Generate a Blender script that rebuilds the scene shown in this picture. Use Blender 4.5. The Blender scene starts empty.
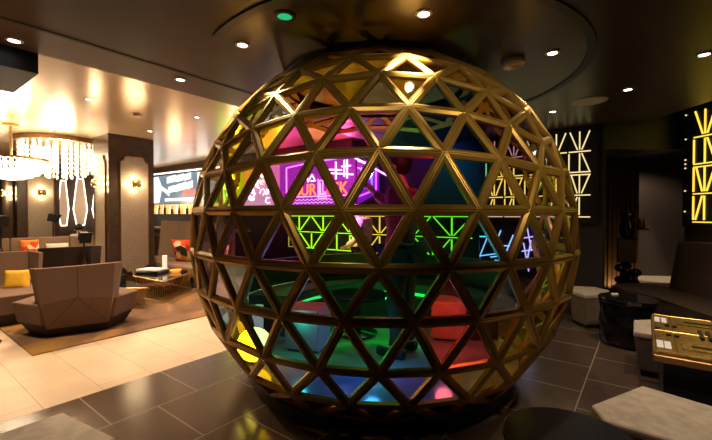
import bpy, bmesh, math, random
from mathutils import Vector, Matrix
random.seed(7)
PI = math.pi
scene = bpy.context.scene
C = scene.collection

# ------------------------------------------------------------------ frame
# world: Z up, +Y runs along the seam between the dark and the pale floor,
# camera stands at the origin turned 37.4 degrees to the left of +Y.
A0 = math.radians(37.4)
CAM_H = 1.54
def W(xc, yc):
    """plan point right/forward of the camera -> room axes"""
    return (xc*math.cos(A0)-yc*math.sin(A0), xc*math.sin(A0)+yc*math.cos(A0))

# ------------------------------------------------------------------ materials
def newmat(name):
    m = bpy.data.materials.new(name); m.use_nodes = True
    nt = m.node_tree; nt.nodes.clear()
    out = nt.nodes.new('ShaderNodeOutputMaterial')
    return m, nt, out
def pbr(name, col, rough=.5, metal=0., spec=.5, noise=0., nscale=20., bump=0., coat=0., sheen=0., emit=None, estr=0., col2=None):
    m, nt, out = newmat(name)
    b = nt.nodes.new('ShaderNodeBsdfPrincipled')
    b.inputs['Base Color'].default_value = (*col, 1)
    b.inputs['Roughness'].default_value = rough
    b.inputs['Metallic'].default_value = metal
    b.inputs['Specular IOR Level'].default_value = spec
    b.inputs['Coat Weight'].default_value = coat
    b.inputs['Sheen Weight'].default_value = sheen
    if emit:
        b.inputs['Emission Color'].default_value = (*emit, 1); b.inputs['Emission Strength'].default_value = estr
    if noise or bump or col2:
        tc = nt.nodes.new('ShaderNodeTexCoord')
        n = nt.nodes.new('ShaderNodeTexNoise'); n.inputs['Scale'].default_value = nscale; n.inputs['Detail'].default_value = 5
        nt.links.new(tc.outputs['Object'], n.inputs['Vector'])
        if noise or col2:
            r = nt.nodes.new('ShaderNodeMixRGB')
            c2 = col2 if col2 else tuple(max(0, c*(1-noise)) for c in col)
            r.inputs[1].default_value = (*col, 1); r.inputs[2].default_value = (*c2, 1)
            rp = nt.nodes.new('ShaderNodeMapRange'); rp.inputs[1].default_value = .35; rp.inputs[2].default_value = .65
            nt.links.new(n.outputs['Fac'], rp.inputs[0]); nt.links.new(rp.outputs[0], r.inputs[0])
            nt.links.new(r.outputs[0], b.inputs['Base Color'])
        if bump:
            bp = nt.nodes.new('ShaderNodeBump'); bp.inputs['Strength'].default_value = bump; bp.inputs['Distance'].default_value = .01
            nt.links.new(n.outputs['Fac'], bp.inputs['Height']); nt.links.new(bp.outputs[0], b.inputs['Normal'])
    nt.links.new(b.outputs[0], out.inputs['Surface'])
    return m
def emis(name, col, s):
    m, nt, out = newmat(name)
    e = nt.nodes.new('ShaderNodeEmission'); e.inputs[0].default_value = (*col, 1); e.inputs[1].default_value = s
    nt.links.new(e.outputs[0], out.inputs['Surface']); return m
def glass_pane(name, tint, refl=(1, 1, 1), base=.07):
    m, nt, out = newmat(name)
    t = nt.nodes.new('ShaderNodeBsdfTransparent'); t.inputs[0].default_value = (*tint, 1)
    g = nt.nodes.new('ShaderNodeBsdfGlossy'); g.inputs[0].default_value = (*refl, 1); g.inputs['Roughness'].default_value = .03
    lw = nt.nodes.new('ShaderNodeLayerWeight'); lw.inputs[0].default_value = .25
    mr = nt.nodes.new('ShaderNodeMapRange'); mr.inputs[3].default_value = base; mr.inputs[4].default_value = .75
    mix = nt.nodes.new('ShaderNodeMixShader')
    nt.links.new(lw.outputs['Facing'], mr.inputs[0]); 
    p = nt.nodes.new('ShaderNodeMath'); p.operation = 'POWER'; p.inputs[1].default_value = 2.0
    nt.links.new(lw.outputs['Facing'], p.inputs[0]); nt.links.new(p.outputs[0], mr.inputs[0])
    nt.links.new(mr.outputs[0], mix.inputs[0]); nt.links.new(t.outputs[0], mix.inputs[1]); nt.links.new(g.outputs[0], mix.inputs[2])
    nt.links.new(mix.outputs[0], out.inputs['Surface']); return m
def tile_mat(name, ox, oy, bw, rh, c1, c2, cm, rough, mortar=.004, swap=True, off=.5, rnoise=0., spec=.5):
    m, nt, out = newmat(name)
    tc = nt.nodes.new('ShaderNodeTexCoord'); sx = nt.nodes.new('ShaderNodeSeparateXYZ'); cx = nt.nodes.new('ShaderNodeCombineXYZ')
    nt.links.new(tc.outputs['Object'], sx.inputs[0])
    def add(o, v):
        a = nt.nodes.new('ShaderNodeMath'); a.inputs[1].default_value = v; nt.links.new(o, a.inputs[0]); return a.outputs[0]
    X, Y = add(sx.outputs[0], ox), add(sx.outputs[1], oy)
    nt.links.new(Y if swap else X, cx.inputs[0]); nt.links.new(X if swap else Y, cx.inputs[1])
    br = nt.nodes.new('ShaderNodeTexBrick'); br.inputs['Scale'].default_value = 1; br.inputs['Brick Width'].default_value = bw
    br.inputs['Row Height'].default_value = rh; br.inputs['Mortar Size'].default_value = mortar; br.inputs['Mortar Smooth'].default_value = .1
    br.offset = off; br.inputs['Color1'].default_value = (*c1, 1); br.inputs['Color2'].default_value = (*c2, 1); br.inputs['Mortar'].default_value = (*cm, 1)
    nt.links.new(cx.outputs[0], br.inputs['Vector'])
    n = nt.nodes.new('ShaderNodeTexNoise'); n.inputs['Scale'].default_value = 3; n.inputs['Detail'].default_value = 6
    nt.links.new(tc.outputs['Object'], n.inputs['Vector'])
    mx = nt.nodes.new('ShaderNodeMixRGB'); mx.blend_type = 'MULTIPLY'; mx.inputs[0].default_value = .35
    nt.links.new(br.outputs['Color'], mx.inputs[1]); nt.links.new(n.outputs['Fac'], mx.inputs[2])
    b = nt.nodes.new('ShaderNodeBsdfPrincipled'); b.inputs['Specular IOR Level'].default_value = spec
    nt.links.new(mx.outputs[0], b.inputs['Base Color'])
    rr = nt.nodes.new('ShaderNodeMapRange'); rr.inputs[3].default_value = rough; rr.inputs[4].default_value = .7
    nt.links.new(br.outputs['Fac'], rr.inputs[0]); nt.links.new(rr.outputs[0], b.inputs['Roughness'])
    nt.links.new(b.outputs[0], out.inputs['Surface']); return m

M = {}
M['dark_tile'] = tile_mat('dark_tile', 3.77, -.77, .67, .667, (.115, .076, .052), (.10, .066, .046), (.36, .27, .20), .2, .005)
M['cream_tile'] = tile_mat('cream_tile', 0, -.87, 1.3, .42, (.90, .72, .53), (.86, .67, .47), (.55, .38, .24), .35, .003, swap=False)
M['ceil_dark'] = pbr('ceil_dark', (.040, .0215, .0115), .34, spec=.4, noise=.25, nscale=1.2)
M['ceil_strip'] = pbr('ceil_strip', (.098, .058, .040), .4, spec=.4)
M['ceil_gold'] = pbr('ceil_gold', (.74, .53, .32), .22, metal=.35, noise=.15, nscale=.8)
M['black'] = pbr('black', (.008, .008, .009), .5)
M['black_gloss'] = pbr('black_gloss', (.006, .006, .007), .1, coat=.4)
M['brown_wall'] = pbr('brown_wall', (.11, .07, .045), .5, noise=.3, nscale=4)
M['dark_wall'] = pbr('dark_wall', (.028, .02, .017), .6, noise=.2, nscale=3)
M['taupe_wall'] = pbr('taupe_wall', (.10, .078, .066), .7)
M['dark_wood'] = pbr('dark_wood', (.060, .034, .018), .35, noise=.4, nscale=6)
M['silver_panel'] = pbr('silver_panel', (.42, .34, .25), .45, metal=.35, noise=.35, nscale=60, bump=.3)
M['gold'] = pbr('gold', (.60, .36, .07), .34, metal=.5, noise=.15, nscale=6)
M['gold_edge'] = pbr('gold_edge', (.80, .55, .16), .25, metal=.9)
M['brass'] = pbr('brass', (.62, .42, .16), .3, metal=.9)
M['bronze'] = pbr('bronze', (.30, .17, .07), .35, metal=.8)
M['fabric_brown'] = pbr('fabric_brown', (.155, .090, .058), .9, sheen=.1, noise=.25, nscale=180, bump=.15)
M['fabric_tan'] = pbr('fabric_tan', (.28, .18, .115), .9, sheen=.15, noise=.2, nscale=160, bump=.15)
M['fabric_dark'] = pbr('fabric_dark', (.035, .022, .017), .75, noise=.2, nscale=120)
M['leather'] = pbr('leather', (.062, .040, .028), .42, noise=.3, nscale=25, bump=.2)
M['seam'] = pbr('seam', (.075, .045, .033), .9)
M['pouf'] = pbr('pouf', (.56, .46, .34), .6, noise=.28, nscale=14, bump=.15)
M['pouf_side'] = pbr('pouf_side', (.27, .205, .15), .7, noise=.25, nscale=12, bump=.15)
M['yellow_fabric'] = pbr('yellow_fabric', (.85, .50, .03), .85, noise=.25, nscale=60)
M['white_fabric'] = pbr('white_fabric', (.82, .74, .62), .85, noise=.1, nscale=60)
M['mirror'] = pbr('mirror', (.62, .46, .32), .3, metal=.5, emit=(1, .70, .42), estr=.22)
M['screen_board'] = pbr('screen_board', (.10, .14, .18), .4, emit=(.30, .42, .52), estr=.55)
M['purple_board'] = pbr('purple_board', (.05, .01, .09), .4, emit=(.42, .02, .62), estr=.75)
M['dark_board'] = pbr('dark_board', (.012, .010, .012), .35)
M['led_yellow'] = emis('led_yellow', (1, .68, .07), 1.35)
M['led_pale'] = emis('led_pale', (1, .80, .36), 1.1)
M['led_green'] = emis('led_green', (.55, 1, .05), 1.6)
M['neon_white'] = emis('neon_white', (1, .93, .95), 5)
M['neon_warm'] = emis('neon_warm', (1, .84, .66), 4)
M['neon_pink'] = emis('neon_pink', (1, .45, .85), 3.5)
M['neon_red'] = emis('neon_red', (1, .10, .05), 3.5)
M['neon_orange'] = emis('neon_orange', (1, .28, .06), 3.2)
M['neon_purple'] = emis('neon_purple', (.65, .22, 1), 4)
M['neon_blue'] = emis('neon_blue', (.25, .28, 1), 4)
M['neon_green'] = emis('neon_green', (.35, 1, .12), 3)
M['neon_yellow'] = emis('neon_yellow', (1, .95, .25), 3.2)
M['neon_cyan'] = emis('neon_cyan', (.35, .9, 1), 1.6)
M['neon_lilac'] = emis('neon_lilac', (.70, .62, 1), 1.6)
M['strip_green'] = emis('strip_green', (.03, 1, .18), 2.2)
M['lamp_glow'] = emis('lamp_glow', (1, .95, .88), 14)
M['warm_glow'] = emis('warm_glow', (1, .80, .52), 9)
M['crystal'] = pbr('crystal', (.95, .88, .78), .15, emit=(1, .74, .44), estr=.75)
M['crystal_bright'] = pbr('crystal_bright', (1, .95, .9), .15, emit=(1, .86, .64), estr=2.0)
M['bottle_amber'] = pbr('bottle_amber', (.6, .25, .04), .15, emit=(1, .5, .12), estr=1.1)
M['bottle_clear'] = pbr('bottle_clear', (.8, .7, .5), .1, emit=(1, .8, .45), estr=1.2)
M['bottle_dark'] = pbr('bottle_dark', (.08, .03, .01), .15)
M['shelf_glow'] = pbr('shelf_glow', (.6, .4, .2), .4, emit=(1, .62, .28), estr=.9)
M['skin'] = pbr('skin', (.62, .40, .30), .55)
M['hair_dark'] = pbr('hair_dark', (.015, .010, .008), .6)
M['shirt_white'] = pbr('shirt_white', (.80, .78, .78), .85)
M['shirt_pink'] = pbr('shirt_pink', (.70, .25, .40), .85)
M['cloth_dark'] = pbr('cloth_dark', (.025, .02, .028), .85)
M['disc_floor'] = pbr('disc_floor', (.24, .24, .25), .14, coat=.3)
M['bench'] = pbr('bench', (.05, .045, .05), .55)
M['paper'] = pbr('paper', (.85, .83, .80), .6)
M['board_gold'] = pbr('board_gold', (.46, .27, .07), .3, metal=.55, noise=.45, nscale=30, bump=.2)
M['trough'] = pbr('trough', (.85, .60, .22), .22, metal=.8, noise=.5, nscale=45, bump=.4)
M['magazine'] = pbr('magazine', (.30, .27, .26), .3, noise=.6, nscale=30)
M['amber_glass'] = pbr('amber_glass', (.8, .25, .03), .15, emit=(1, .35, .05), estr=1.)  # emission puts an orange reflection into the bowl
M['sensor'] = pbr('sensor', (.55, .48, .42), .6)
M['chrome'] = pbr('chrome', (.5, .48, .5), .15, metal=1)

def pattern_cushion():
    m, nt, out = newmat('pattern_cushion')
    tc = nt.nodes.new('ShaderNodeTexCoord'); v = nt.nodes.new('ShaderNodeTexVoronoi'); v.inputs['Scale'].default_value = 7
    cr = nt.nodes.new('ShaderNodeValToRGB'); e = cr.color_ramp.elements
    cr.color_ramp.interpolation = 'CONSTANT'
    e[0].color = (.75, .06, .02, 1); e[1].position = .35; e[1].color = (.9, .30, .03, 1)
    for p, c in ((.55, (.9, .75, .45, 1)), (.7, (.05, .03, .02, 1)), (.82, (.8, .10, .02, 1))):
        q = e.new(p); q.color = c
    b = nt.nodes.new('ShaderNodeBsdfPrincipled'); b.inputs['Roughness'].default_value = .85
    nt.links.new(tc.outputs['Object'], v.inputs['Vector']); nt.links.new(v.outputs['Color'], cr.inputs[0])
    nt.links.new(cr.outputs[0], b.inputs['Base Color']); nt.links.new(b.outputs[0], out.inputs['Surface']); return m
M['pattern_cushion'] = pattern_cushion()
def rug_mat():
    m, nt, out = newmat('rug_mat')
    tc = nt.nodes.new('ShaderNodeTexCoord'); n = nt.nodes.new('ShaderNodeTexNoise'); n.inputs['Scale'].default_value = .9; n.inputs['Detail'].default_value = 7; n.inputs['Distortion'].default_value = 1.2
    cr = nt.nodes.new('ShaderNodeValToRGB'); e = cr.color_ramp.elements
    e[0].position = .36; e[0].color = (.12, .062, .032, 1); e[1].position = .66; e[1].color = (.38, .20, .04, 1)
    q = e.new(.5); q.color = (.19, .105, .06, 1)
    f = nt.nodes.new('ShaderNodeTexNoise'); f.inputs['Scale'].default_value = 90
    bp = nt.nodes.new('ShaderNodeBump'); bp.inputs['Strength'].default_value = .4
    b = nt.nodes.new('ShaderNodeBsdfPrincipled'); b.inputs['Roughness'].default_value = .95
    nt.links.new(tc.outputs['Object'], n.inputs['Vector']); nt.links.new(n.outputs['Fac'], cr.inputs[0]); nt.links.new(cr.outputs[0], b.inputs['Base Color'])
    nt.links.new(tc.outputs['Object'], f.inputs['Vector']); nt.links.new(f.outputs['Fac'], bp.inputs['Height']); nt.links.new(bp.outputs[0], b.inputs['Normal'])
    nt.links.new(b.outputs[0], out.inputs['Surface']); return m
M['rug'] = rug_mat()

# ------------------------------------------------------------------ mesh helpers
def box(bm, c, s, rz=0., m=None):
    r = bmesh.ops.create_cube(bm, size=1)
    T = Matrix.Translation(c) @ (m or Matrix.Rotation(rz, 4, 'Z')) @ Matrix.Diagonal((*s, 1))
    bmesh.ops.transform(bm, matrix=T, verts=r['verts']); return r['verts']
def tube(bm, p0, p1, r0, r1=None, seg=8, caps=True):
    p0, p1 = Vector(p0), Vector(p1); d = p1-p0; L = d.length
    if L < 1e-6: return
    r = bmesh.ops.create_cone(bm, cap_ends=caps, segments=seg, radius1=r0, radius2=r0 if r1 is None else r1, depth=L)
    T = Matrix.Translation((p0+p1)/2) @ d.to_track_quat('Z', 'Y').to_matrix().to_4x4()
    bmesh.ops.transform(bm, matrix=T, verts=r['verts'])
def path(bm, pts, r, seg=6):
    for a, b in zip(pts, pts[1:]): tube(bm, a, b, r, seg=seg)
def prism(bm, poly, z0, z1, s0=1., s1=1.):
    n = len(poly); cx = sum(p[0] for p in poly)/n; cy = sum(p[1] for p in poly)/n
    lo = [bm.verts.new((cx+(p[0]-cx)*s0, cy+(p[1]-cy)*s0, z0)) for p in poly]
    hi = [bm.verts.new((cx+(p[0]-cx)*s1, cy+(p[1]-cy)*s1, z1)) for p in poly]
    for i in range(n):
        j = (i+1) % n; bm.faces.new((lo[i], lo[j], hi[j], hi[i]))
    bm.faces.new(hi); bm.faces.new(lo[::-1])
def lathe(bm, prof, seg=32, c=(0, 0, 0)):
    rings = []
    for r, z in prof:
        if r < 1e-5: rings.append([bm.verts.new((c[0], c[1], c[2]+z))])
        else: rings.append([bm.verts.new((c[0]+r*math.cos(2*PI*k/seg), c[1]+r*math.sin(2*PI*k/seg), c[2]+z)) for k in range(seg)])
    for a, b in zip(rings, rings[1:]):
        for k in range(seg):
            j = (k+1) % seg
            if len(a) == 1 and len(b) == 1: continue
            if len(a) == 1: bm.faces.new((a[0], b[j], b[k]))
            elif len(b) == 1: bm.faces.new((a[k], a[j], b[0]))
            else: bm.faces.new((a[k], a[j], b[j], b[k]))
def ball(bm, c, r, sx=1, sy=1, sz=1, u=12, v=8, m=None):
    q = bmesh.ops.create_uvsphere(bm, u_segments=u, v_segments=v, radius=r)
    bmesh.ops.transform(bm, matrix=Matrix.Translation(c) @ (m or Matrix()) @ Matrix.Diagonal((sx, sy, sz, 1)), verts=q['verts'])
def bev(bm, w, seg=2):
    bmesh.ops.bevel(bm, geom=list(bm.edges), offset=w, segments=seg, profile=.6, affect='EDGES', clamp_overlap=True)
def B(): return bmesh.new()
def bm1(f, *a, **k):
    b = B(); f(b, *a, **k); return b
def obj(name, bm, mat, parent=None, smooth=False, loc=None, rz=None):
    bmesh.ops.recalc_face_normals(bm, faces=list(bm.faces))
    me = bpy.data.meshes.new(name); bm.to_mesh(me); bm.free()
    for m in (mat if isinstance(mat, (list, tuple)) else [mat]): me.materials.append(m)
    if smooth:
        me.polygons.foreach_set('use_smooth', [True]*len(me.polygons))
    o = bpy.data.objects.new(name, me); C.objects.link(o)
    if parent: o.parent = parent
    if loc: o.location = loc
    if rz is not None: o.rotation_euler = (0, 0, rz)
    return o
def auto_smooth(o, ang=35):
    me = o.data
    b = bmesh.new(); b.from_mesh(me)
    for e in b.edges:
        e.smooth = not (len(e.link_faces) == 2 and e.calc_face_angle() > math.radians(ang))
    for f in b.faces: f.smooth = True
    b.to_mesh(me); b.free(); return o
def tag(o, label, cat, group=None, kind=None):
    o['label'] = label; o['category'] = cat
    if group: o['group'] = group
    if kind: o['kind'] = kind
    return o
def thing(name, label, cat, loc=(0, 0, 0), rz=0., group=None):
    o = bpy.data.objects.new(name, None); C.objects.link(o); o.empty_display_size = .2
    o.location = loc; o.rotation_euler = (0, 0, rz)
    return tag(o, label, cat, group)
def struct(name, bm, mat, label=None):
    o = obj(name, bm, mat); o['kind'] = 'structure'
    if label: o['label'] = label
    return o
def dup(root, loc, rz, label):
    r = root.copy(); C.objects.link(r); r.location = loc; r.rotation_euler = (0, 0, rz); r['label'] = label
    for ch in list(root.children):
        c = ch.copy(); C.objects.link(c); c.parent = r
        for g in ch.children:
            d = g.copy(); C.objects.link(d); d.parent = c
    return r
def lamp(kind, name, loc, power, col=(1, 1, 1), size=.05, target=None, angle=60, blend=.6):
    l = bpy.data.lights.new(name, kind); l.energy = power; l.color = col
    if kind == 'AREA': l.size = size
    else: l.shadow_soft_size = size
    if kind == 'SPOT': l.spot_size = math.radians(angle); l.spot_blend = blend
    o = bpy.data.objects.new(name, l); C.objects.link(o); o.location = loc
    if target:
        o.rotation_euler = (Vector(target)-Vector(loc)).to_track_quat('-Z', 'Y').to_euler()
    return o

# ------------------------------------------------------------------ camera and render look
cam = bpy.data.cameras.new('camera'); co = bpy.data.objects.new('camera', cam); C.objects.link(co)
co.location = (0, 0, CAM_H); cam.sensor_width = 36; cam.lens = 36*380/712; cam.clip_start = .05; cam.clip_end = 100
co.rotation_euler = (PI/2-.015, 0, A0)
scene.camera = co
scene.view_settings.view_transform = 'Standard'
scene.view_settings.exposure = 0.0
scene.cycles.max_bounces = 14; scene.cycles.transparent_max_bounces = 24; scene.cycles.sample_clamp_indirect = 6
scene.cycles.caustics_reflective = False; scene.cycles.caustics_refractive = False
wd = bpy.data.worlds.new('world'); scene.world = wd; wd.use_nodes = True
bg = wd.node_tree.nodes['Background']; bg.inputs[0].default_value = (1, .80, .62, 1); bg.inputs[1].default_value = .012

ZC = 2.88        # dark ceiling
ZG = 3.20        # golden ceiling over the lounge
SEAM = -3.77

# ------------------------------------------------------------------ shell
def quad(bm, pts): bm.faces.new([bm.verts.new(p) for p in pts])
def flat(poly, z): 
    b = B(); quad(b, [(x, y, z) for x, y in poly]); return b
def slab(x0, x1, y0, y1, z0, z1):
    b = B(); box(b, ((x0+x1)/2, (y0+y1)/2, (z0+z1)/2), (abs(x1-x0), abs(y1-y0), abs(z1-z0))); return b
struct('floor', slab(SEAM, 6, -4, 14, -.1, 0), M['dark_tile'], 'dark brown stone floor tiles with pale grout')
struct('floor', slab(-17, SEAM, -6, 14, -.1, 0), M['cream_tile'], 'cream stone floor planks in the lounge')

struct('floor', bm1(lambda b: prism(b, [W(4.7, 8.6), W(9.4, 8.3), W(9.6, 10.4), W(4.7, 10.4)], .0, .006)), M['cream_tile'], 'far corridor floor, coloured cream to look lit')  # cream colour stands in for light on the dark corridor floor
# dark ceiling with a raised bay over the banquette on the right
def ceil_dark():
    b = B()
    outer = [(-3.5, -4), (6, -4), (6, 14), (-3.5, 14)]
    bay = [W(4.2, 2.4), W(4.2, 5.75), W(6.2, 5.75), W(6.2, 2.4)]
    edges = []
    for loop in (outer, bay):
        vs = [b.verts.new((x, y, ZC)) for x, y in loop]
        for i in range(len(vs)): edges.append(b.edges.new((vs[i], vs[(i+1) % len(vs)])))
    bmesh.ops.triangle_fill(b, use_beauty=True, edges=edges)
    for i in range(4):
        p, q = bay[i], bay[(i+1) % 4]
        quad(b, [(*p, ZC), (*q, ZC), (*q, 3.16), (*p, 3.16)]); b.faces.ensure_lookup_table(); b.faces[-1].material_index = 1
    quad(b, [(*p, 3.16) for p in bay])
    return b
struct('ceiling', ceil_dark(), [M['ceil_dark'], M['black']], 'dark brown lacquered ceiling above the sphere')
struct('ceiling', slab(-4.05, -3.53, -4, 14, ZC, ZG+.1), M['ceil_strip'], 'brown ceiling strip holding downlights above the floor seam')
struct('ceiling', slab(-17, -4.05, -6, 14, ZG, ZG+.1), M['ceil_gold'], 'glossy golden ceiling above the lounge')
struct('trim_1', slab(-3.53, -3.49, -4, 14, ZC-.004, ZC+.05), M['black'])
# circular black groove in the ceiling
def groove():
    b = B(); prev = None; a0, a1, n = math.radians(217.5)+A0, math.radians(415)+A0, 80
    for k in range(n+1):
        a = a0+(a1-a0)*k/n
        ring = [b.verts.new((r*math.cos(a), r*math.sin(a), z)) for r, z in ((1.735, -.012), (1.80, -.012), (1.80, 0), (1.735, 0))]
        if prev:
            for j in range(4): b.faces.new((prev[j], prev[(j+1) % 4], ring[(j+1) % 4], ring[j]))
        else: b.faces.new(ring)
        prev = ring
    b.faces.new(prev[::-1]); return b
gx, gy = W(.36, 3.95)
g = struct('trim_2', groove(), M['black']); g.location = (gx, gy, ZC)
# black soffit box at the edge of the golden ceiling
struct('trim_3', slab(-4.9, -4.07, -3, .93, 2.72, ZG-.005), M['black'])

YB = 6.75
struct('wall_back', slab(-16.5, -.52, YB, YB+.15, 0, ZG), M['dark_wall'])
struct('wall_left', slab(-16.6, -16.4, -6, YB+.1, 0, ZG), M['brown_wall'])
# diagonal wall behind the banquette
p0, p1 = W(4.86, 5.62), W(5.30, 1.8)
def wall_between(p, q, z0, z1, th=.12, side=1):
    d = Vector((q[0]-p[0], q[1]-p[1], 0)); L = d.length; d.normalize(); n = Vector((-d.y, d.x, 0))*side*th
    b = B(); prism(b, [p, q, (q[0]+n.x, q[1]+n.y), (p[0]+n.x, p[1]+n.y)], z0, z1); return b
struct('wall_right', wall_between(p0, p1, 0, 3.16, side=1), M['dark_wall'])
# recessed corridor behind the corner
ca, cb = W(4.6, 9.8), W(9.6, 9.2)
struct('wall_corridor', wall_between(ca, cb, 0, ZC, side=1), M['taupe_wall'])
struct('wall_end', wall_between(W(5.02, 5.80), W(9.4, 9.3), 0, ZC, side=-1), M['taupe_wall'])
struct('wall_return', wall_between((-.50, YB+.16), W(4.62, 9.8), 0, ZC, side=1, th=.1), M['dark_wall'])
struct('trim_4', wall_between((-.52, YB+.1), W(4.95, 5.75), 2.52, ZC+.01, side=1, th=.45), M['black'])
# rear of the room, behind the camera
struct('wall_rear', slab(-17, 6, -4.2, -4, 0, ZG), M['dark_wall'])
struct('wall_side', slab(3.4, 3.6, -4, 6, 0, 3.2), M['dark_wall'])

# fluted wood panel at the corridor entrance
def slats():
    b = B()
    for k in range(8): box(b, (-.14+k*.07, 0, 1.25), (.045, .05, 2.5))
    box(b, (.10, .04, 1.25), (.55, .03, 2.5)); return b
sp = thing('slatted_panel', 'vertical fluted brown wood panel lit from below beside the black lattice frame', 'panel', (*W(4.74, 6.98), 0), A0-.35)
obj('slat_board', slats(), pbr('slat_wood', (.14, .075, .03), .4, noise=.3, nscale=5), sp)

# ------------------------------------------------------------------ geodesic sphere
SX, SY = W(.132*1.8, 2.194*1.8); SZ = CAM_H-.116*1.8; R = 1.8
PHI = -.061
rings = [  # (segments per quarter, half-step, latitude, bulge, warp)
    (4, 0, 58.5, 6.5, .33), (5, 0, 50.3, 6.5, .33), (6, 0, 40.5, 5.4, .33), (7, 0, 29.6, 3.9, .25), (7, 1, 19.0, 2.0, .12),
    (7, 0, 7.5, 0, 0), (7, 1, -3.4, -.27, .12), (7, 0, -13.9, -.53, .25), (6, 0, -26.0, -.8, -.35), (5, 0, -37.2, 0, -.3), (4, 0, -46.0, 0, 0)]
def wrp(rel, w):
    h = PI/4; k = round(rel/(2*h)); r = rel-k*2*h
    return (1-w)*rel+w*(math.atan(r/h*math.tan(h))+k*2*h), r
RV = []
for (s, half, lat, b, w) in rings:
    row = []
    for q in range(4):
        for k in range(s):
            rel = -PI/4+(q*PI/2)+(PI/2)*(k+.5*half)/s
            a, r = wrp(rel, w)
            t = math.radians(lat-b*(r/.628)**2)
            a += PHI
            xc, yc = math.cos(t)*math.sin(a), -math.cos(t)*math.cos(a)
            X, Y = W(xc, yc)
            row.append(Vector((X, Y, math.sin(t)))*R)
    RV.append(row)
tris = []   # (ring a, index),(...)
def T(i, k): return (i, k % len(RV[i]))
for i in range(len(rings)-1):
    s0, h0 = rings[i][0], rings[i][1]; s1, h1 = rings[i+1][0], rings[i+1][1]
    if s0 == s1:
        n = 4*s0
        for k in range(n):
            if h0 == 0:   # upper on step, lower on half step
                tris.append((T(i, k), T(i+1, k), T(i, k+1))); tris.append((T(i, k+1), T(i+1, k), T(i+1, k+1)))
            else:
                tris.append((T(i, k), T(i+1, k), T(i+1, k+1))); tris.append((T(i, k), T(i+1, k+1), T(i, k+1)))
    else:
        for q in range(4):
            a, b = q*s0, q*s1
            if s1 > s0:
                for k in range(s1): tris.append((T(i, a+k), T(i+1, b+k), T(i+1, b+k+1)))
                for k in range(s0): tris.append((T(i, a+k), T(i+1, b+k+1), T(i, a+k+1)))
            else:
                for k in range(s0): tris.append((T(i, a+k), T(i+1, b+k), T(i, a+k+1)))
                for k in range(s1): tris.append((T(i, a+k+1), T(i+1, b+k), T(i+1, b+k+1)))
V = lambda t: RV[t[0]][t[1]]
FA = Vector((-SX, -SY, 0)).normalized()
def open_rear(t):      # the far side of the shell is a wide doorway towards the bar
    c = (V(t[0])+V(t[1])+V(t[2]))/3; h = Vector((c.x, c.y, 0)).normalized()
    return h.dot(FA) < -.22 and c.z < R*math.sin(math.radians(47))
tris = [t for t in tris if not open_rear(t)]
edges = set()
for t in tris:
    for a, b in ((0, 1), (1, 2), (2, 0)): edges.add(tuple(sorted((t[a], t[b]))))
V = lambda t: RV[t[0]][t[1]]
CAMV = Vector((0, 0, CAM_H))-Vector((SX, SY, SZ))
def closeness(p):      # size on the retina of a patch of the shell at p
    d = CAMV-p
    return p.normalized().dot(d.normalized())/d.length_squared
def front(p): return p.normalized().dot((CAMV-p).normalized()) > 0

# coated pane tints, with reflections and ceiling light mixed in: (azimuth deg, latitude deg, transmission colour)
def pxdir(px, py):
    x, z = (px-356)/380, -(py-220)/380; c, s = math.cos(.015), -math.sin(.015)
    d = Vector((x, c-s*z, s+c*z)); o = Vector((0, 0, 0)); ctr = Vector((.132*1.8, 2.194*1.8, -.116*1.8))
    d.normalize(); b = d.dot(ctr); disc = b*b-(ctr.length_squared-R*R)
    t = b-math.sqrt(max(disc, 0)); p = d*t-ctr
    X, Y = W(p.x, p.y); return Vector((X, Y, p.z)).normalized()
PAL = {'olive': (.62, .50, .04), 'gold': (.85, .60, .08), 'yellow': (1, .90, .05), 'lime': (.65, .95, .20), 'orange': (1, .55, .15), 'salmon': (1, .48, .30),
       'magenta': (.85, .12, .60), 'violet': (.55, .20, .75), 'pink': (1, .45, .75), 'grey': (.45, .48, .55), 'navy': (.14, .30, .75), 'blue': (.16, .38, .85),
       'teal': (.18, .70, .72), 'green': (.15, .60, .22), 'clear': (.92, .90, .88), 'lavender': (.62, .52, .90), 'purple': (.42, .20, .55), 'sky': (.50, .72, 1),
       'red': (.85, .18, .18), 'deepgreen': (.16, .60, .36), 'brown': (.55, .38, .16), 'smoke': (.45, .38, .42), 'warmclear': (1, .85, .35), 'rose': (.95, .55, .55)}
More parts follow.
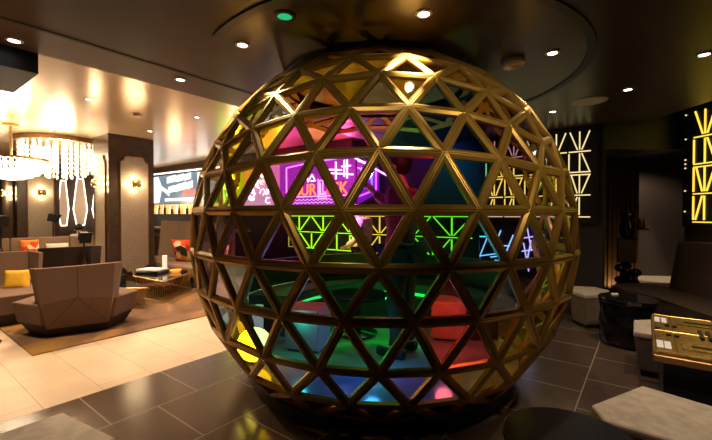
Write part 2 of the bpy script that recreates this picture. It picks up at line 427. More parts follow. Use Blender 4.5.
samples = [(265, 85, 'olive'), (290, 75, 'yellow'), (310, 88, 'orange'), (330, 62, 'gold'), (350, 68, 'gold'), (382, 62, 'gold'), (420, 70, 'brown'), (440, 62, 'brown'),
    (252, 108, 'lime'), (270, 105, 'sky'), (300, 95, 'orange'), (322, 98, 'salmon'), (350, 90, 'olive'), (378, 97, 'grey'), (410, 84, 'gold'), (425, 90, 'teal'), (440, 102, 'navy'), (462, 95, 'navy'), (482, 105, 'brown'),
    (240, 135, 'yellow'), (265, 130, 'yellow'), (240, 150, 'grey'), (285, 140, 'magenta'), (310, 130, 'salmon'), (335, 137, 'magenta'), (368, 122, 'pink'), (402, 132, 'teal'), (430, 122, 'blue'), (450, 138, 'navy'), (470, 125, 'navy'), (482, 150, 'navy'), (510, 140, 'purple'), (535, 140, 'lavender'),
    (212, 190, 'clear'), (225, 190, 'lime'), (250, 178, 'yellow'), (270, 195, 'clear'), (285, 175, 'pink'), (310, 195, 'pink'), (330, 178, 'pink'), (352, 195, 'pink'), (375, 178, 'violet'), (400, 178, 'magenta'), (430, 178, 'deepgreen'), (455, 190, 'deepgreen'), (470, 175, 'teal'), (495, 185, 'warmclear'), (520, 180, 'warmclear'), (550, 190, 'warmclear'), (570, 190, 'lavender'),
    (210, 238, 'lavmirror'), (228, 228, 'lavender'), (240, 245, 'purple'), (265, 228, 'smoke'), (285, 250, 'purple'), (310, 230, 'lime'), (345, 245, 'lime'), (375, 230, 'pink'), (410, 245, 'green'), (440, 228, 'green'), (470, 245, 'teal'), (500, 230, 'lavender'), (525, 245, 'lavender'), (550, 235, 'lavender'), (568, 240, 'smoke'),
    (203, 278, 'lavmirror'), (222, 285, 'lavmirror'), (240, 285, 'skymirror'), (262, 295, 'teal'), (283, 290, 'green'), (312, 300, 'smoke'), (345, 288, 'green'), (380, 300, 'green'), (410, 288, 'green'), (448, 300, 'red'), (480, 288, 'deepgreen'), (505, 305, 'sky'), (530, 285, 'lavender'), (548, 295, 'warmclear'),
    (218, 330, 'lavmirror'), (240, 332, 'blue'), (262, 340, 'blue'), (292, 345, 'teal'), (325, 345, 'teal'), (362, 348, 'green'), (395, 350, 'teal'), (430, 345, 'rose'), (460, 343, 'red'), (497, 335, 'gold'), (520, 335, 'yellow'), (540, 330, 'brown'),
    (243, 346, 'yellow'), (240, 370, 'yellow'), (262, 375, 'gold'), (285, 382, 'lavender'), (318, 388, 'blue'), (350, 392, 'blue'), (382, 395, 'teal'), (412, 388, 'lavender'), (447, 385, 'lavender'), (480, 375, 'olive'), (505, 368, 'gold'),
    (300, 400, 'olive'), (345, 410, 'olive'), (385, 413, 'olive'), (430, 408, 'olive'), (470, 395, 'olive')]
samples = [(pxdir(a, b), c) for a, b, c in samples]
backc = ['clear', 'clear', 'clear', 'clear', 'rose', 'sky']
PM = {k: glass_pane('pane_'+k, v, refl=tuple(.5+.5*c for c in v), base=.06) for k, v in PAL.items()}
PM['lavmirror'] = glass_pane('pane_lavmirror', (.40, .32, .60), refl=(.74, .68, 1), base=.42)
PM['skymirror'] = glass_pane('pane_skymirror', (.30, .40, .55), refl=(.62, .80, 1), base=.36)
def tint(p):
    n = p.normalized()
    best = max(samples, key=lambda s: s[0].dot(n))
    if best[0].dot(n) > math.cos(math.radians(11)): return best[1]
    return 'clear'

sph = thing('geodesic_sphere', 'walk-in glass sphere of gold triangular frames with multicoloured panes, rising from the dark tiled floor', 'glass sphere', (SX, SY, 0))
OFF = Vector((0, 0, SZ))
def pane_geo(bm, t, mi=0):
    vs = [V(x) for x in t]; c = (vs[0]+vs[1]+vs[2])/3
    f = bm.faces.new([bm.verts.new(OFF+c+(v-c)*.93-c.normalized()*.012) for v in vs]); f.material_index = mi
STW = .062
def strut_geo(bm, e, mi=0):
    a, b = V(e[0]), V(e[1]); n = (a+b).normalized(); t = (b-a).normalized(); s = t.cross(n).normalized()
    prof = [(-STW/2, -.026), (-STW/2, -.002), (-STW*.17, .010), (-STW*.05, .010), (0, .004), (STW*.05, .010), (STW*.17, .010), (STW/2, -.002), (STW/2, -.026)]
    n1, n2 = a.normalized(), b.normalized()
    s1, s2 = t.cross(n1).normalized(), t.cross(n2).normalized()
    A_ = [bm.verts.new(OFF+a+s1*x+n1*y) for x, y in prof]; B_ = [bm.verts.new(OFF+b+s2*x+n2*y) for x, y in prof]
    m = len(prof)
    for i in range(m):
        j = (i+1) % m; bm.faces.new((A_[i], A_[j], B_[j], B_[i]))
    bm.faces.new(A_[::-1]); bm.faces.new(B_)
pc = sorted(tris, key=lambda t: -closeness((V(t[0])+V(t[1])+V(t[2]))/3))
for t in pc[:100]:
    c = (V(t[0])+V(t[1])+V(t[2]))/3
    k = tint(c); b = B(); pane_geo(b, t); o = obj('glass_pane', b, PM[k], sph)
keys = list(PM); b = B()
rest_mats = [PM[k] for k in keys]
for t in pc[100:]:
    c = (V(t[0])+V(t[1])+V(t[2]))/3
    k = tint(c) if front(c) else 'clear'
    pane_geo(b, t, keys.index(k))
o = obj('glass_pane', b, rest_mats, sph); o['kind'] = 'stuff'
ec = sorted(edges, key=lambda e: -closeness((V(e[0])+V(e[1]))/2))
for e in ec[:100]: obj('frame_bar', bm1(strut_geo, e), M['gold'], sph)
b = B()
for e in ec[100:]: strut_geo(b, e)
o = obj('frame_bar', b, M['gold'], sph); o['kind'] = 'stuff'
# black foot ring, raised inner floor, dark collar to the ceiling
b = B(); lathe(b, [(1.20, .0), (1.30, .0), (1.27, .05), (1.18, .05), (1.20, .0)], 64); obj('foot_ring', b, M['black'], sph)
b = B(); lathe(b, [(0, .10), (1.24, .10), (1.30, .16), (1.345, .20), (0, .20)], 64); obj('inner_floor', b, M['disc_floor'], sph)
b = B(); lathe(b, [(R*math.cos(math.radians(58))*1.0, SZ+R*math.sin(math.radians(57))), (.95, ZC-.10), (.97, ZC), (.9, ZC), (.8, SZ+R*math.sin(math.radians(60)))], 48)
obj('ceiling_collar', b, M['black'], sph)
b = B(); lathe(b, [(0, ZC-.012), (.88, ZC-.012), (.88, ZC-.004), (0, ZC-.004)], 48); obj('added_gold_plate', b, pbr('plate_gold', (.62, .45, .16), .5, metal=.2, noise=.5, nscale=2), sph)  # lighter gold plate added so the top panes look lit
# curved bench inside with green light strips
def arc_band(r0, r1, z0, z1, a0, a1, n=24):
    b = B(); prev = None
    for k in range(n+1):
        a = a0+(a1-a0)*k/n; c, s = math.cos(a), math.sin(a)
        ring = [b.verts.new((r*c, r*s, z)) for r, z in ((r0, z0), (r1, z0), (r1, z1), (r0, z1))]
        if prev:
            for i in range(4): b.faces.new((prev[i], prev[(i+1) % 4], ring[(i+1) % 4], ring[i]))
        else: b.faces.new(ring)
        prev = ring
    b.faces.new(prev[::-1]); return b
fa = math.atan2(-SY, -SX)         # direction from the sphere to the viewer
ben = thing('curved_bench', 'dark curved bench with green light strip inside the glass sphere', 'bench', (SX, SY, .20))
bs = obj('seat', arc_band(.92, 1.42, .36, .46, fa+PI-1.5, fa+PI+1.5), M['bench'], ben)
obj('plinth', arc_band(1.0, 1.28, 0, .36, fa+PI-1.45, fa+PI+1.45), M['cloth_dark'], ben)
obj('light_strip', arc_band(.975, .998, .31, .345, fa+PI-1.3, fa+PI+1.3, 30), M['strip_green'], ben)
obj('backrest', arc_band(1.46, 1.52, .46, .78, fa+PI-1.4, fa+PI+1.4), M['bench'], ben)
# low drum table in the sphere and two cube stools
tb = thing('round_table', 'small round black table at the centre of the glass sphere', 'table', (*W(.02, 4.25), .20))
b = B(); lathe(b, [(0, .42), (.33, .42), (.34, .45), (0, .45)], 32); obj('table_top', b, M['black_gloss'], tb)
b = B(); lathe(b, [(0, 0), (.22, 0), (.22, .02), (.04, .04), (.04, .42), (0, .42)], 24); obj('pedestal', b, M['black_gloss'], tb)
for (dx, dy, lab, mk) in ((-.72, -.12, 'red cube stool glowing inside the sphere at the lounge side', 'shirt_pink'), (.78, .2, 'pale cube stool glowing inside the sphere at the banquette side', 'pouf')):
    x, y = W(.2376+dx, 3.949+dy)
    st = thing('cube_stool', lab, 'stool', (x, y, .20), .4, 'cube stools inside the sphere')
    b = B(); box(b, (0, 0, .22), (.36, .36, .40)); bev(b, .02); obj('seat', b, M[mk], st)
    b = B(); box(b, (0, 0, .012), (.30, .30, .024)); obj('foot', b, M['black'], st)

# ------------------------------------------------------------------ light lattice panels
def lattice(root, w, h, mod, mat, rows=4, th=.019, depth=.03):
    n = max(1, round(w/mod)); mw = w/n; rh = h/rows; g = min(.035, mw*.09)
    def bar(p, q):
        b = B(); a, c = Vector((p[0], -depth, p[1])), Vector((q[0], -depth, q[1])); d = c-a
        box(b, (a+c)/2, (th, .016, d.length), m=d.to_track_quat('Z', 'Y').to_matrix().to_4x4())
        obj('light_tube', b, mat, root)
    for i in range(n):
        x0 = -w/2+i*mw; x1 = x0+mw; xm = (x0+x1)/2; fl = i % 2
        for r in range(rows):
            zb = (rows-1-r)*rh; zt = zb+rh
            a, c = zb+g, zt-g
            if r == 0:
                bar((x0+g, c), (xm-g, a)); bar((xm, c), (xm, a)); bar((x1-g, c), (xm+g, a))
            elif r == 1:
                bar((x0+g*.6, a), (x0+g*.6, c)); bar((xm, a), (xm, c)); bar((xm+g, c), (x1-g, a)) if not fl else bar((x0+g*2, a), (xm-g, c))
            elif r == 2:
                bar((x0+g*.6, a), (x0+g*.6, c)); bar((x0+g*1.8, c), (xm-g, a)); bar((xm, a), (xm, c)); bar((x1-g, c), (xm+g, a))
            else:
                bar((x0+g*.6, a), (x0+g*.6, c)); bar((x0+g*1.6, a), (xm-g, c)); bar((xm, a), (xm, c))
            if r < rows: bar((x0+g*.5, zb+(.02 if r == 1 else 0)), (x1-g*.5, zb+(.02 if r == 1 else 0)))
        bar((x0+g*.5, 2*rh-.022), (x1-g*.5, 2*rh-.022))
# panel 2: behind the sphere on the back wall
lp = thing('lattice_light_panel', 'yellow light-tube lattice on black board, partly seen through the sphere', 'light panel', (-1.46, YB-.03, 1.50))
b = B(); box(b, (0, .0, .66), (1.78, .04, 1.5)); obj('backing_board', b, M['dark_board'], lp)
lattice(lp, 1.6, 1.33, .32, M['led_pale'], th=.016)
# panel 1: on the diagonal wall above the banquette
q0, q1 = Vector((*p0, 0)), Vector((*p1, 0)); dd = (q1-q0).normalized(); ang = math.atan2(dd.y, dd.x)
c1 = q0+dd*1.02
nrm = Vector((math.sin(ang), -math.cos(ang), 0))
lp1 = thing('lattice_light_panel', 'bright yellow light-tube lattice panel on the wall above the dark banquette', 'light panel', (c1.x+nrm.x*.04, c1.y+nrm.y*.04, 1.43), ang)
b = B(); box(b, (0, .0, .80), (2.0, .04, 1.74)); obj('backing_board', b, M['dark_board'], lp1)
b = B()
for zz in (.15, .45, .78, .84, .9, 1.2, 1.55): ball(b, (-.955, -.03, zz), .012, u=6, v=4)
obj('indicator_bulb', b, M['led_pale'], lp1)
lattice(lp1, 1.7, 1.60, .35, M['led_yellow'], th=.017)
# green tube lattice on the low bar front behind the sphere
lp2 = thing('lattice_light_panel', 'low green light-tube lattice on the bar front seen through the sphere', 'light panel', (-4.75, YB-.22, .72))
b = B(); box(b, (0, .0, .06), (4.9, .04, 1.56)); obj('backing_board', b, M['dark_board'], lp2)
lattice(lp2, 4.7, .80, .78, M['led_green'], rows=2, th=.026)
# glowing strokes stand in for neon reflected in the back panes
ns = thing('reflected_strokes', 'tangle of glowing pale blue and lilac strokes standing in for neon reflections in the sphere', 'neon sign', (-1.95, YB-.12, .72))
b = B(); box(b, (0, .05, -.05), (1.5, .04, 1.33)); obj('backing_board', b, M['dark_board'], ns)
rr = random.Random(3)
for k in range(14):
    x = rr.uniform(-.6, .6); z = rr.uniform(.0, .45); a = rr.choice([0, 0, 1.2, 1.4, 1.75, .2]); L = rr.uniform(.12, .28)
    b = B(); tube(b, (x-L*math.cos(a), 0, z-L*math.sin(a)), (x+L*math.cos(a), 0, z+L*math.sin(a)), .010, seg=6)
    obj('neon_tube', b, M[rr.choice(['neon_cyan', 'neon_lilac', 'neon_lilac'])], ns)

# ------------------------------------------------------------------ neon sign wall
def text_mesh(body, size, extr=.012):
    cu = bpy.data.curves.new('lettering', 'FONT'); cu.body = body; cu.size = size; cu.extrude = extr; cu.align_x = 'CENTER'
    to = bpy.data.objects.new('tmp', cu); C.objects.link(to)
    bpy.context.view_layer.update()
    me = bpy.data.meshes.new_from_object(to.evaluated_get(bpy.context.evaluated_depsgraph_get()))
    bpy.data.objects.remove(to); return me
def text_obj(body, size, mat, parent, loc, sx=1.):
    me = text_mesh(body, size); me.materials.append(mat)
    o = bpy.data.objects.new('lettering', me); C.objects.link(o); o.parent = parent
    o.location = loc; o.rotation_euler = (PI/2, 0, 0); o.scale = (sx, 1, 1); return o
YS = YB-.12
def strokes(root, mat, lines, r=.014, name='neon_tube'):
    b = B()
    for ln in lines: path(b, [(x, 0, z) for x, z in ln], r)
    return obj(name, b, mat, root)
# BURLESK sign
bs_ = thing('neon_sign', 'purple neon sign reading BURLESK in red letters behind the sphere', 'neon sign', (-6.1, YS, 1.72))
b = B(); box(b, (-.24, .04, .55), (2.46, .04, 1.14)); obj('sign_board', b, M['purple_board'], bs_)
text_obj('BUR', .40, M['neon_orange'], bs_, (-.52, -.02, .28), 1.0)
text_obj('L', .40, M['neon_pink'], bs_, (.03, -.02, .28), 1.1)
text_obj('E', .40, M['neon_red'], bs_, (.27, -.02, .28), 1.0)
text_obj('SK', .40, M['neon_orange'], bs_, (.60, -.02, .28), 1.0)
strokes(bs_, M['neon_white'], [[(-.85, .75), (-.85, .62), (-.75, .62)], [(-.72, .62), (-.68, .75), (-.62, .62)], [(-.58, .62), (-.5, .66), (-.57, .70), (-.5, .75)], [(-.44, .60), (-.30, .78), (-.20, .62), (-.34, .62)], [(-.45, .64), (-.45, .82)]], .013)
strokes(bs_, M['neon_white'], [[(.45, 1.02), (.45, .62)], [(.70, 1.04), (.70, .66)], [(.78, 1.04), (.78, .62)], [(.2, .78), (.95, .70)], [(.2, .86), (.62, .82)], [(.62, .90), (.88, .90)]], .016)
strokes(bs_, M['neon_lilac'], [[(-.95+.07*k, .19 if k % 2 else .15) for k in range(22)], [(-.95+.07*k, .12 if k % 2 else .08) for k in range(22)]], .012)
strokes(bs_, M['neon_pink'], [[(-.05, .62), (-.05, .24), (.14, .24), (.14, .34), (.05, .34), (.05, .62), (-.05, .62)], [(-.1, .66), (-.1, .2), (.18, .2)], [(-1.0, .25), (.95, .25)]], .010)
strokes(bs_, M['neon_purple'], [[(-1.2, .05), (-1.2, 1.0), (-.2, 1.08), (.95, 1.10)]], .016)
# blue and purple pentagon
pg = thing('neon_sign', 'blue and violet neon pentagon outline right of the red lettering', 'neon sign', (-4.62, YS, 1.9))
b = B(); prism(b, [(-.45, -.15), (.12, .1), (.12, .62), (-.1, .78), (-.45, .85)], 0, .03); bmesh.ops.rotate(b, verts=b.verts, cent=(0, 0, 0), matrix=Matrix.Rotation(PI/2, 3, 'X')); 
bmesh.ops.translate(b, verts=b.verts, vec=(0, .06, 0)); obj('sign_board', b, M['purple_board'], pg)
strokes(pg, M['neon_purple'], [[(-.42, .02), (.08, .16), (.08, .58), (-.1, .74), (-.40, .80)]], .018)
strokes(pg, M['neon_blue'], [[(-.40, .10), (-.30, .66), (-.22, .20), (-.12, .64), (-.02, .26), (-.02, .56)], [(-.40, .66), (-.10, .52)]], .016)
# white, yellow, green neon figures left of it
fg = thing('neon_sign', 'white and pink neon figures filling a lit board left of the lettering', 'neon sign', (-8.35, YS, 1.78))
b = B(); box(b, (0, .04, .52), (1.5, .04, 1.08)); obj('sign_board', b, pbr('pink_board', (.3, .1, .25), .4, emit=(.95, .45, .75), estr=.55), fg)
rr = random.Random(11)
for mk, cnt in (('neon_white', 9), ('neon_red', 5), ('neon_pink', 6), ('neon_orange', 3)):
    ls = []
    for k in range(cnt):
        x, z = rr.uniform(-.65, .65), rr.uniform(.1, .95); s = rr.uniform(.06, .16)
        ls.append([(x+s*math.cos(a+k)*rr.uniform(.6, 1), z+s*math.sin(a+k)*rr.uniform(.6, 1)) for a in (0, 1.2, 2.4, 3.6, 4.8)])
    strokes(fg, M[mk], ls, .016)
yg = thing('neon_sign', 'yellow and green neon arrowhead figure on a lit board', 'neon sign', (-9.75, YS, 1.80))
b = B(); box(b, (0, .04, .52), (1.2, .04, 1.06)); obj('sign_board', b, pbr('olive_board', (.2, .25, .05), .4, emit=(.55, .75, .12), estr=.5), yg)
strokes(yg, M['neon_yellow'], [[(-.1, .0), (-.1, .5), (-.3, .5), (.05, 1.0), (.4, .5), (.2, .5), (.2, .0)], [(0, .1), (.05, .85), (.1, .1)]], .025)
strokes(yg, M['neon_green'], [[(-.5, .1), (-.5, .7), (-.3, .85)], [(-.42, .1), (-.35, .45), (-.22, .1), (-.42, .1)]], .022)
strokes(yg, M['neon_orange'], [[(.0, .35), (.1, .35), (.1, .7), (0, .7), (0, .35)]], .025)
# pale screen seen left of the sphere
sc_ = thing('lit_screen', 'pale blue-white lit screen with slanted white lettering above the bar bottles', 'screen', (-12.75, YS, 1.93))
b = B(); box(b, (0, .04, .49), (4.6, .05, 1.0)); obj('screen_panel', b, M['screen_board'], sc_)
def plate(root, pts, mat, name='bright_shape'):
    b = B(); lo = [b.verts.new((x, .0, z)) for x, z in pts]; hi = [b.verts.new((x, .012, z)) for x, z in pts]
    b.faces.new(lo); b.faces.new(hi[::-1]); n = len(pts)
    for i in range(n): b.faces.new((lo[i], lo[(i+1) % n], hi[(i+1) % n], hi[i]))
    obj(name, b, mat, root)
wm = emis('screen_white', (.92, .97, 1), 1.6)
plate(sc_, [(-1.75, .02), (-1.35, .02), (-1.15, .5), (-.6, .25), (-.6, .42), (-1.15, .62), (-1.4, .97), (-1.75, .97)], wm)
for (xa, xb, za, zb) in ((-.75, -.15, .70, .95), (-.1, .40, .72, .96), (.45, .85, .74, .97), (-.65, -.2, .36, .60), (-.15, .15, .38, .64), (.2, .55, .42, .68), (.6, .95, .45, .70)):
    plate(sc_, [(xa, za), (xb, za+.04), (xb, zb+.02), (xa, zb-.03)], wm)
plate(sc_, [(1.25, .30), (1.75, .36), (1.85, .97), (1.25, .95)], wm)
plate(sc_, [(-.9, .07), (1.55, .07), (1.55, .17), (-.9, .17)], wm)
strokes(sc_, M['neon_red'], [[(.35, .26), (.45, .42), (.58, .40), (.5, .28), (.66, .26), (.66, .42)], [(.74, .27), (.74, .41), (.88, .41), (.88, .27), (.74, .27)], [(.96, .27), (1.02, .43), (1.1, .27)], [(1.16, .27), (1.22, .4), (1.30, .3), (1.38, .42)]], .017)
# white light line along the canopy and down its slope
ll = thing('light_line', 'long white neon line along the top of the sign wall, bending down at its end', 'neon light', (0, YS-.1, 0))
b = B(); path(b, [(-14.8, 0, 2.99), (-11.2, 0, 2.96), (-8.2, 0, 2.90), (-5.15, 0, 2.83)], .022); obj('neon_tube', b, M['neon_warm'], ll)
b = B(); path(b, [(-5.15, 0, 2.83), (-3.95, 0, 2.20)], .020); obj('neon_tube', b, M['neon_white'], ll)
b = B(); prism(b, [(-14.9, -.02), (-5.1, -.02), (-5.1, .16), (-14.9, .16)], 3.02, ZG-.003); obj('canopy_board', b, M['brown_wall'], ll)
# bar: lit back shelf with bottles, counter in front
bar = thing('back_bar_shelf', 'lit wooden bottle shelf under the pale screen', 'shelf', (-12.4, YB-.16, 0))
b = B(); box(b, (0, 0, 1.53), (4.4, .30, .04)); obj('shelf_board', b, M['dark_wood'], bar)
b = B(); box(b, (0, .13, 1.72), (4.4, .03, .36)); obj('back_panel', b, M['shelf_glow'], bar)
b = B(); box(b, (0, 0, .75), (4.4, .26, 1.5)); obj('cabinet', b, M['dark_wood'], bar)
def bottle_bm(h, r):
    b = B(); lathe(b, [(0, 0), (r, 0), (r, h*.58), (r*.35, h*.76), (r*.33, h), (0, h)], 10); return b
proto = {}
rr = random.Random(5)
for k in range(22):
    mk = ['bottle_amber', 'bottle_clear', 'bottle_dark'][k % 3]; hh = .26+.08*rr.random()
    col = {'bottle_amber': 'amber', 'bottle_clear': 'pale', 'bottle_dark': 'dark'}[mk]
    o = obj('bottle', bottle_bm(hh, .045), M[mk], loc=(-14.3+k*.165, YB-.18+rr.uniform(-.03, .03), 1.551), smooth=True)
    tag(o, col+' glass bottle standing on the lit bar shelf under the screen', 'bottle', 'bottles on the bar shelf')
ct = thing('bar_counter', 'long dark bar counter with pale grey top in front of the bottle shelf', 'counter', (-11.2, 5.75, 0))
b = B(); box(b, (0, 0, 1.12), (6.4, .6, .06)); obj('counter_top', b, pbr('stone_top', (.40, .36, .36), .25), ct)
b = B(); box(b, (0, .04, .545), (6.3, .46, 1.09)); obj('counter_front', b, M['dark_wood'], ct)
b = B(); box(b, (0, -.20, .92), (6.3, .03, .10)); obj('counter_rail', b, M['bronze'], ct)

# ------------------------------------------------------------------ columns with sconces
def notched(w, z0, z1, n=.13):
    h = w/2
    return [(-h+n, z0), (h-n, z0), (h-n*.6, z0+n*.6), (h, z0+n), (h, z1-n), (h-n*.6, z1-n*.6), (h-n*.6, z1-n*.2), (h-n, z1), (-h+n, z1), (-h+n*.6, z1-n*.2), (-h+n*.6, z1-n*.6), (-h, z1-n), (-h, z0+n), (-h+n*.6, z0+n*.6)]
def column(loc, wx, wy, label):
    r = thing('column', label, 'column', loc)
    b = B(); box(b, (-wx/2, wy/2, ZG/2), (wx, wy, ZG-.004)); obj('column_body', b, M['dark_wood'], r)
    def panel(face, cx, w):
        b = B(); pts = notched(w, .32, 2.76)
        vs = []
        for d in (.005, .022):
            vs.append([b.verts.new((d, cx+u, z) if face == 'x' else (cx+u, -d, z)) for u, z in pts])
        n = len(pts)
        for i in range(n): b.faces.new((vs[0][i], vs[0][(i+1) % n], vs[1][(i+1) % n], vs[1][i]))
        b.faces.new(vs[1]); b.faces.new(vs[0][::-1]); obj('inset_panel', b, M['silver_panel'], r)
        b = B(); path(b, [((.012, cx+u*1.04, 1.54+(z-1.54)*1.01) if face == 'x' else (cx+u*1.04, -.012, 1.54+(z-1.54)*1.01)) for u, z in pts+pts[:1]], .012, 5)
        obj('panel_molding', b, M['bronze'], r)
    panel('x', wy/2+.04, wy*.60); panel('y', -wx/2, wx*.62)
    return r
column((-8.75, 3.11, 0), .82, .90, 'near dark wood column with notched silver panels beside the coffee table')
column((-13.0, 2.50, 0), 1.9, .90, 'far dark wood column with notched silver panels behind the chandeliers')
def sconce(loc, rz, label):
    s = thing('wall_sconce', label, 'wall lamp', loc, rz, 'brass sconces on the columns')
    b = B(); ball(b, (.10, 0, 0), .11, .45, 1.0, .8, 16, 10); obj('dome', b, M['brass'], s, smooth=True)
    b = B(); tube(b, (0, 0, 0), (.09, 0, 0), .05, seg=16); obj('mount', b, M['bronze'], s)
    for sg in (-1, 1):
        b = B(); box(b, (.045, .085*sg, 0), (.03, .03, .10)); obj('glow_slot', b, M['warm_glow'], s)
    L = Matrix.Rotation(rz, 4, 'Z')
    for sg in (-1, 1):
        p = Vector(loc)+L @ Vector((.07, .13*sg, .0)); lamp('POINT', 'sconce_light', p, 5, (1, .72, .40), .03)
    for sg in (-1, 1):
        p = Vector(loc)+L @ Vector((.09, 0, .14*sg)); lamp('POINT', 'sconce_light', p, 4, (1, .72, .40), .03)
sconce((-8.725, 3.60, 2.19), 0, 'brass dome sconce on the wide silver panel of the near column')
sconce((-9.16, 3.085, 2.19), -PI/2, 'brass dome sconce on the narrow side panel of the near column')
sconce((-12.975, 2.99, 2.13), 0, 'brass dome sconce on the far column, right-hand panel under the chandeliers')
sconce((-13.95, 2.475, 2.12), -PI/2, 'brass dome sconce on the far column, panel under the bowl chandelier')
# outlined mirror panels on the far wall
for (ya, yb, zt, lab) in ((4.12, 4.42, 2.70, 'left tall mirror panel outlined in white neon on the far wall'), (4.55, 4.97, 2.79, 'middle tall mirror panel outlined in white neon on the far wall'), (5.12, 5.6, 2.85, 'right tall mirror panel outlined in white neon, half behind the near column')):
    mp = thing('mirror_panel', lab, 'mirror panel', (-15.95, (ya+yb)/2, 0), 0, 'outlined mirror panels on the far wall')
    w = (yb-ya)/2; pts = [(-w*.45, zt), (w*.45, zt), (w, 1.72), (w*.55, 1.15), (-w*.55, 1.15), (-w, 1.72)]
    b = B(); lo = [b.verts.new((0, u, z)) for u, z in pts]; hi = [b.verts.new((.03, u, z)) for u, z in pts]
    b.faces.new(hi); b.faces.new(lo[::-1])
    for i in range(6): b.faces.new((lo[i], lo[(i+1) % 6], hi[(i+1) % 6], hi[i]))
    obj('mirror', b, M['mirror'], mp)
    b = B(); path(b, [(.04, u, z) for u, z in pts+pts[:1]], .015); obj('neon_outline', b, M['neon_warm'], mp)
struct('wall_far', slab(-16.15, -16.0, 3.4, YB, 0, ZG), M['brown_wall'])

# ------------------------------------------------------------------ chandeliers
dr = thing('drum_chandelier', 'round bronze-rimmed chandelier with long hanging crystal strands beside the column', 'chandelier', (-10.4, 2.74, ZG))
b = B(); lathe(b, [(.66, -.10), (.78, -.10), (.78, -.02), (.66, -.02), (.66, -.10)], 48); obj('rim', b, M['bronze'], dr)
b = B(); lathe(b, [(0, -.02), (.68, -.02), (.68, -.001), (0, -.001)], 48); obj('ceiling_plate', b, M['bronze'], dr)
for ring, (rad, n, ln) in enumerate(((.70, 34, .62), (.46, 18, .72), (.22, 8, .78))):
    for k in range(n):
        a = 2*PI*k/n; b = B()
        for j in range(7):
            z = -.10-ln*(j+.5)/7; ball(b, (rad*math.cos(a), rad*math.sin(a), z), .026, 1, 1, 1.9, 6, 4)
        tube(b, (rad*math.cos(a), rad*math.sin(a), -.05), (rad*math.cos(a), rad*math.sin(a), -.10-ln), .006, seg=4)
        obj('crystal_strand', b, M['crystal_bright'] if k % 3 == 0 else M['crystal'], dr)
bw = thing('bowl_chandelier', 'glowing bowl-shaped crystal chandelier with thin brass ring at the far left', 'chandelier', (-9.28, 1.71, 2.55))
b = B(); lathe(b, [(.50, -.02), (.56, -.02), (.56, .02), (.50, .02), (.50, -.02)], 48); obj('rim', b, M['brass'], bw)
b = B(); tube(b, (0, 0, -.05), (0, 0, ZG-2.55-.002), .02); lathe(b, [(0, ZG-2.55-.05), (.12, ZG-2.55-.04), (.12, ZG-2.55-.003), (0, ZG-2.55-.003)], 24); obj('stem', b, M['brass'], bw)
for k in range(36):
    a = 2*PI*k/36; b = B()
    for j in range(7):
        t = j/6*PI/2*.92; rad = .50*math.cos(t); z = -.05-.30*math.sin(t)
        ball(b, (rad*math.cos(a), rad*math.sin(a), z), .032, 1, 1, 1.2, 6, 4)
    path(b, [(.50*math.cos(j/6*PI/2*.92)*math.cos(a), .50*math.cos(j/6*PI/2*.92)*math.sin(a), -.05-.30*math.sin(j/6*PI/2*.92)) for j in range(7)], .005, 4)
    obj('crystal_strand', b, M['crystal_bright'], bw)

